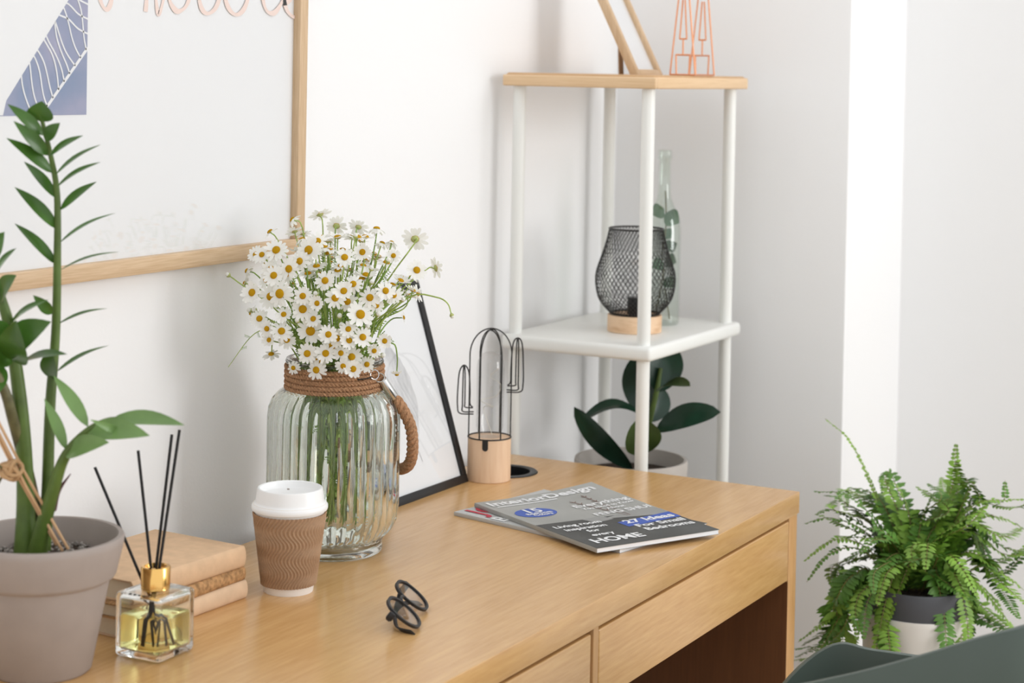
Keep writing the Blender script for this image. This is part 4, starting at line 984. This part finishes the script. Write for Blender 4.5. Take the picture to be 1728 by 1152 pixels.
FRONDS = [  # (px path) and depth of the tip
 ([(1530, 1010), (1490, 880), (1440, 770), (1396, 730)], .10, .012, 0), ([(1550, 1010), (1570, 900), (1600, 830), (1606, 756)], .02, .026, 0), ([(1555, 1010), (1575, 930), (1630, 850), (1690, 838), (1715, 835)], -.03, .020, 0),
 ([(1520, 1010), (1480, 900), (1430, 850), (1375, 846)], .05, .022, 1), ([(1520, 1010), (1470, 915), (1400, 880), (1350, 890)], .0, .020, 1), ([(1520, 1015), (1460, 930), (1400, 910), (1348, 945)], -.03, .018, 0),
 ([(1520, 1015), (1450, 930), (1390, 930), (1350, 975)], -.05, .015, 1), ([(1515, 1015), (1450, 960), (1420, 1020), (1385, 1080), (1360, 1110)], -.05, .030, 1), ([(1510, 1015), (1450, 980), (1400, 1040), (1345, 1085)], -.02, .022, 0),
 ([(1530, 1015), (1510, 930), (1480, 1000), (1462, 1080), (1456, 1095)], -.11, .022, 0), ([(1525, 1015), (1490, 960), (1450, 1000), (1440, 1060)], -.09, .022, 1), ([(1540, 1015), (1535, 920), (1510, 960), (1475, 1050), (1470, 1090)], -.10, .012, 0),
 ([(1550, 1010), (1560, 960), (1572, 1010), (1575, 1095)], -.11, .026, 1), ([(1560, 1010), (1590, 950), (1610, 1010), (1612, 1080)], -.10, .022, 0), ([(1565, 1010), (1610, 960), (1660, 1000), (1705, 1060)], -.06, .026, 0),
 ([(1565, 1010), (1620, 930), (1680, 960), (1715, 985)], -.04, .026, 0), ([(1565, 1010), (1620, 900), (1690, 935), (1740, 930)], .0, .026, 0), ([(1565, 1010), (1620, 880), (1690, 880), (1740, 905)], .03, .026, 0),
 ([(1545, 1010), (1530, 880), (1510, 830), (1497, 822)], .02, .026, 0), ([(1545, 1010), (1545, 900), (1560, 850), (1568, 832)], .0, .024, 1), ([(1555, 1010), (1600, 900), (1630, 830), (1640, 815)], .02, .024, 0),
 ([(1545, 1010), (1560, 920), (1610, 870), (1650, 860)], -.05, .024, 0), ([(1540, 1010), (1500, 920), (1460, 900), (1430, 920)], -.08, .024, 1), ([(1540, 1012), (1510, 930), (1470, 940), (1450, 980)], -.09, .024, 1),
 ([(1545, 1010), (1550, 920), (1540, 900), (1530, 935)], -.12, .024, 0), ([(1550, 1010), (1580, 930), (1600, 940), (1625, 985)], -.10, .024, 0), ([(1545, 1010), (1580, 900), (1600, 860), (1620, 840)], .08, .024, 1),
 ([(1540, 1010), (1500, 880), (1470, 850), (1440, 850)], .10, .024, 1), ([(1545, 1010), (1530, 900), (1490, 860), (1470, 880)], .12, .022, 1), ([(1550, 1010), (1610, 920), (1650, 920), (1690, 960)], .10, .024, 1), ([(1545, 1010), (1520, 940), (1440, 960), (1410, 1010)], .08, .024, 1)]
for i, (pp, dd, wm, mi) in enumerate(FRONDS):
    n = len(pp); pts = [fpx(x, y, dd*(k/(n-1))**.8) for k, (x, y) in enumerate(pp)]
    frond(pts, wm, (M['fern'], M['fern2'])[mi], i)
    for rep_ in range(2 if wm > .019 else 0):
        pts = [(p[0]+(.02 if k else 0)*rnd.uniform(-1, 1), p[1]+.03*k*rnd.uniform(-.6, 1), p[2]+(.012*k if k else 0)*rnd.uniform(-1, .4)) for k, p in enumerate(pts)]
        frond(pts, wm, (M['fern'], M['fern2'])[(mi+rep_) % 2], i+100+50*rep_)

# ------------------------------------------------------------------ chair at the desk
chr_ = thing('shell_chair', 'sage grey moulded armchair pulled up to the desk', 'chair', (2.11, .60, 0))
# rim of the shell: far arm, back, near arm (world), then rings below it down to the seat
rim = [(2.20, .865, .545), (2.245, .825, .635), (2.285, .775, .6835), (2.295, .72, .6830), (2.297, .62, .690), (2.295, .50, .735), (2.26, .425, .80), (2.16, .380, .850), (2.05, .400, .858), (1.968, .450, .842), (1.947, .503, .823), (1.938, .557, .799), (1.930, .620, .773), (1.924, .675, .753), (1.915, .73, .733), (1.905, .80, .685), (1.910, .865, .545)]
rimc = catmull(rim, 6); cen = Vector((2.095, .62, .44)); rows = []
K = 10
for k in range(K+1):
    s = k/K; row = []
    for p in rimc:
        q = p.lerp(cen, s)
        # round belly: horizontal distance shrinks late, height falls early
        hz = 1-s**2.2*.92
        h = p.z+(cen.z-p.z)*(1-(1-s)**1.9)
        row.append(Vector((cen.x+(p.x-cen.x)*hz*(1+.02*math.sin(math.pi*s)), cen.y+(p.y-cen.y)*hz, h)))
    rows.append(row)
n = len(rimc); vs = [v-Vector((2.11, .60, 0)) for row in rows for v in row]; fs = []
for k in range(K):
    for i in range(n-1): fs.append((k*n+i, k*n+i+1, (k+1)*n+i+1, (k+1)*n+i))
fs.append(tuple(K*n+i for i in range(n)))
sho = MB().add(vs, fs).build('seat_shell', M['chair'], chr_)
md = sho.modifiers.new('thickness', 'SOLIDIFY'); md.thickness = .009; md.offset = 0
md = sho.modifiers.new('rounding', 'BEVEL'); md.width = .003; md.segments = 2; md.angle_limit = R(50)
for sx in (-1, 1):
    for sy in (-1, 1):
        MB().tube([(sx*.09-.015, sy*.09+.02, .437), (sx*.20-.015, sy*.20+.02, .002)], [.014, .009], 12).build('leg', M['light_wood'], chr_)
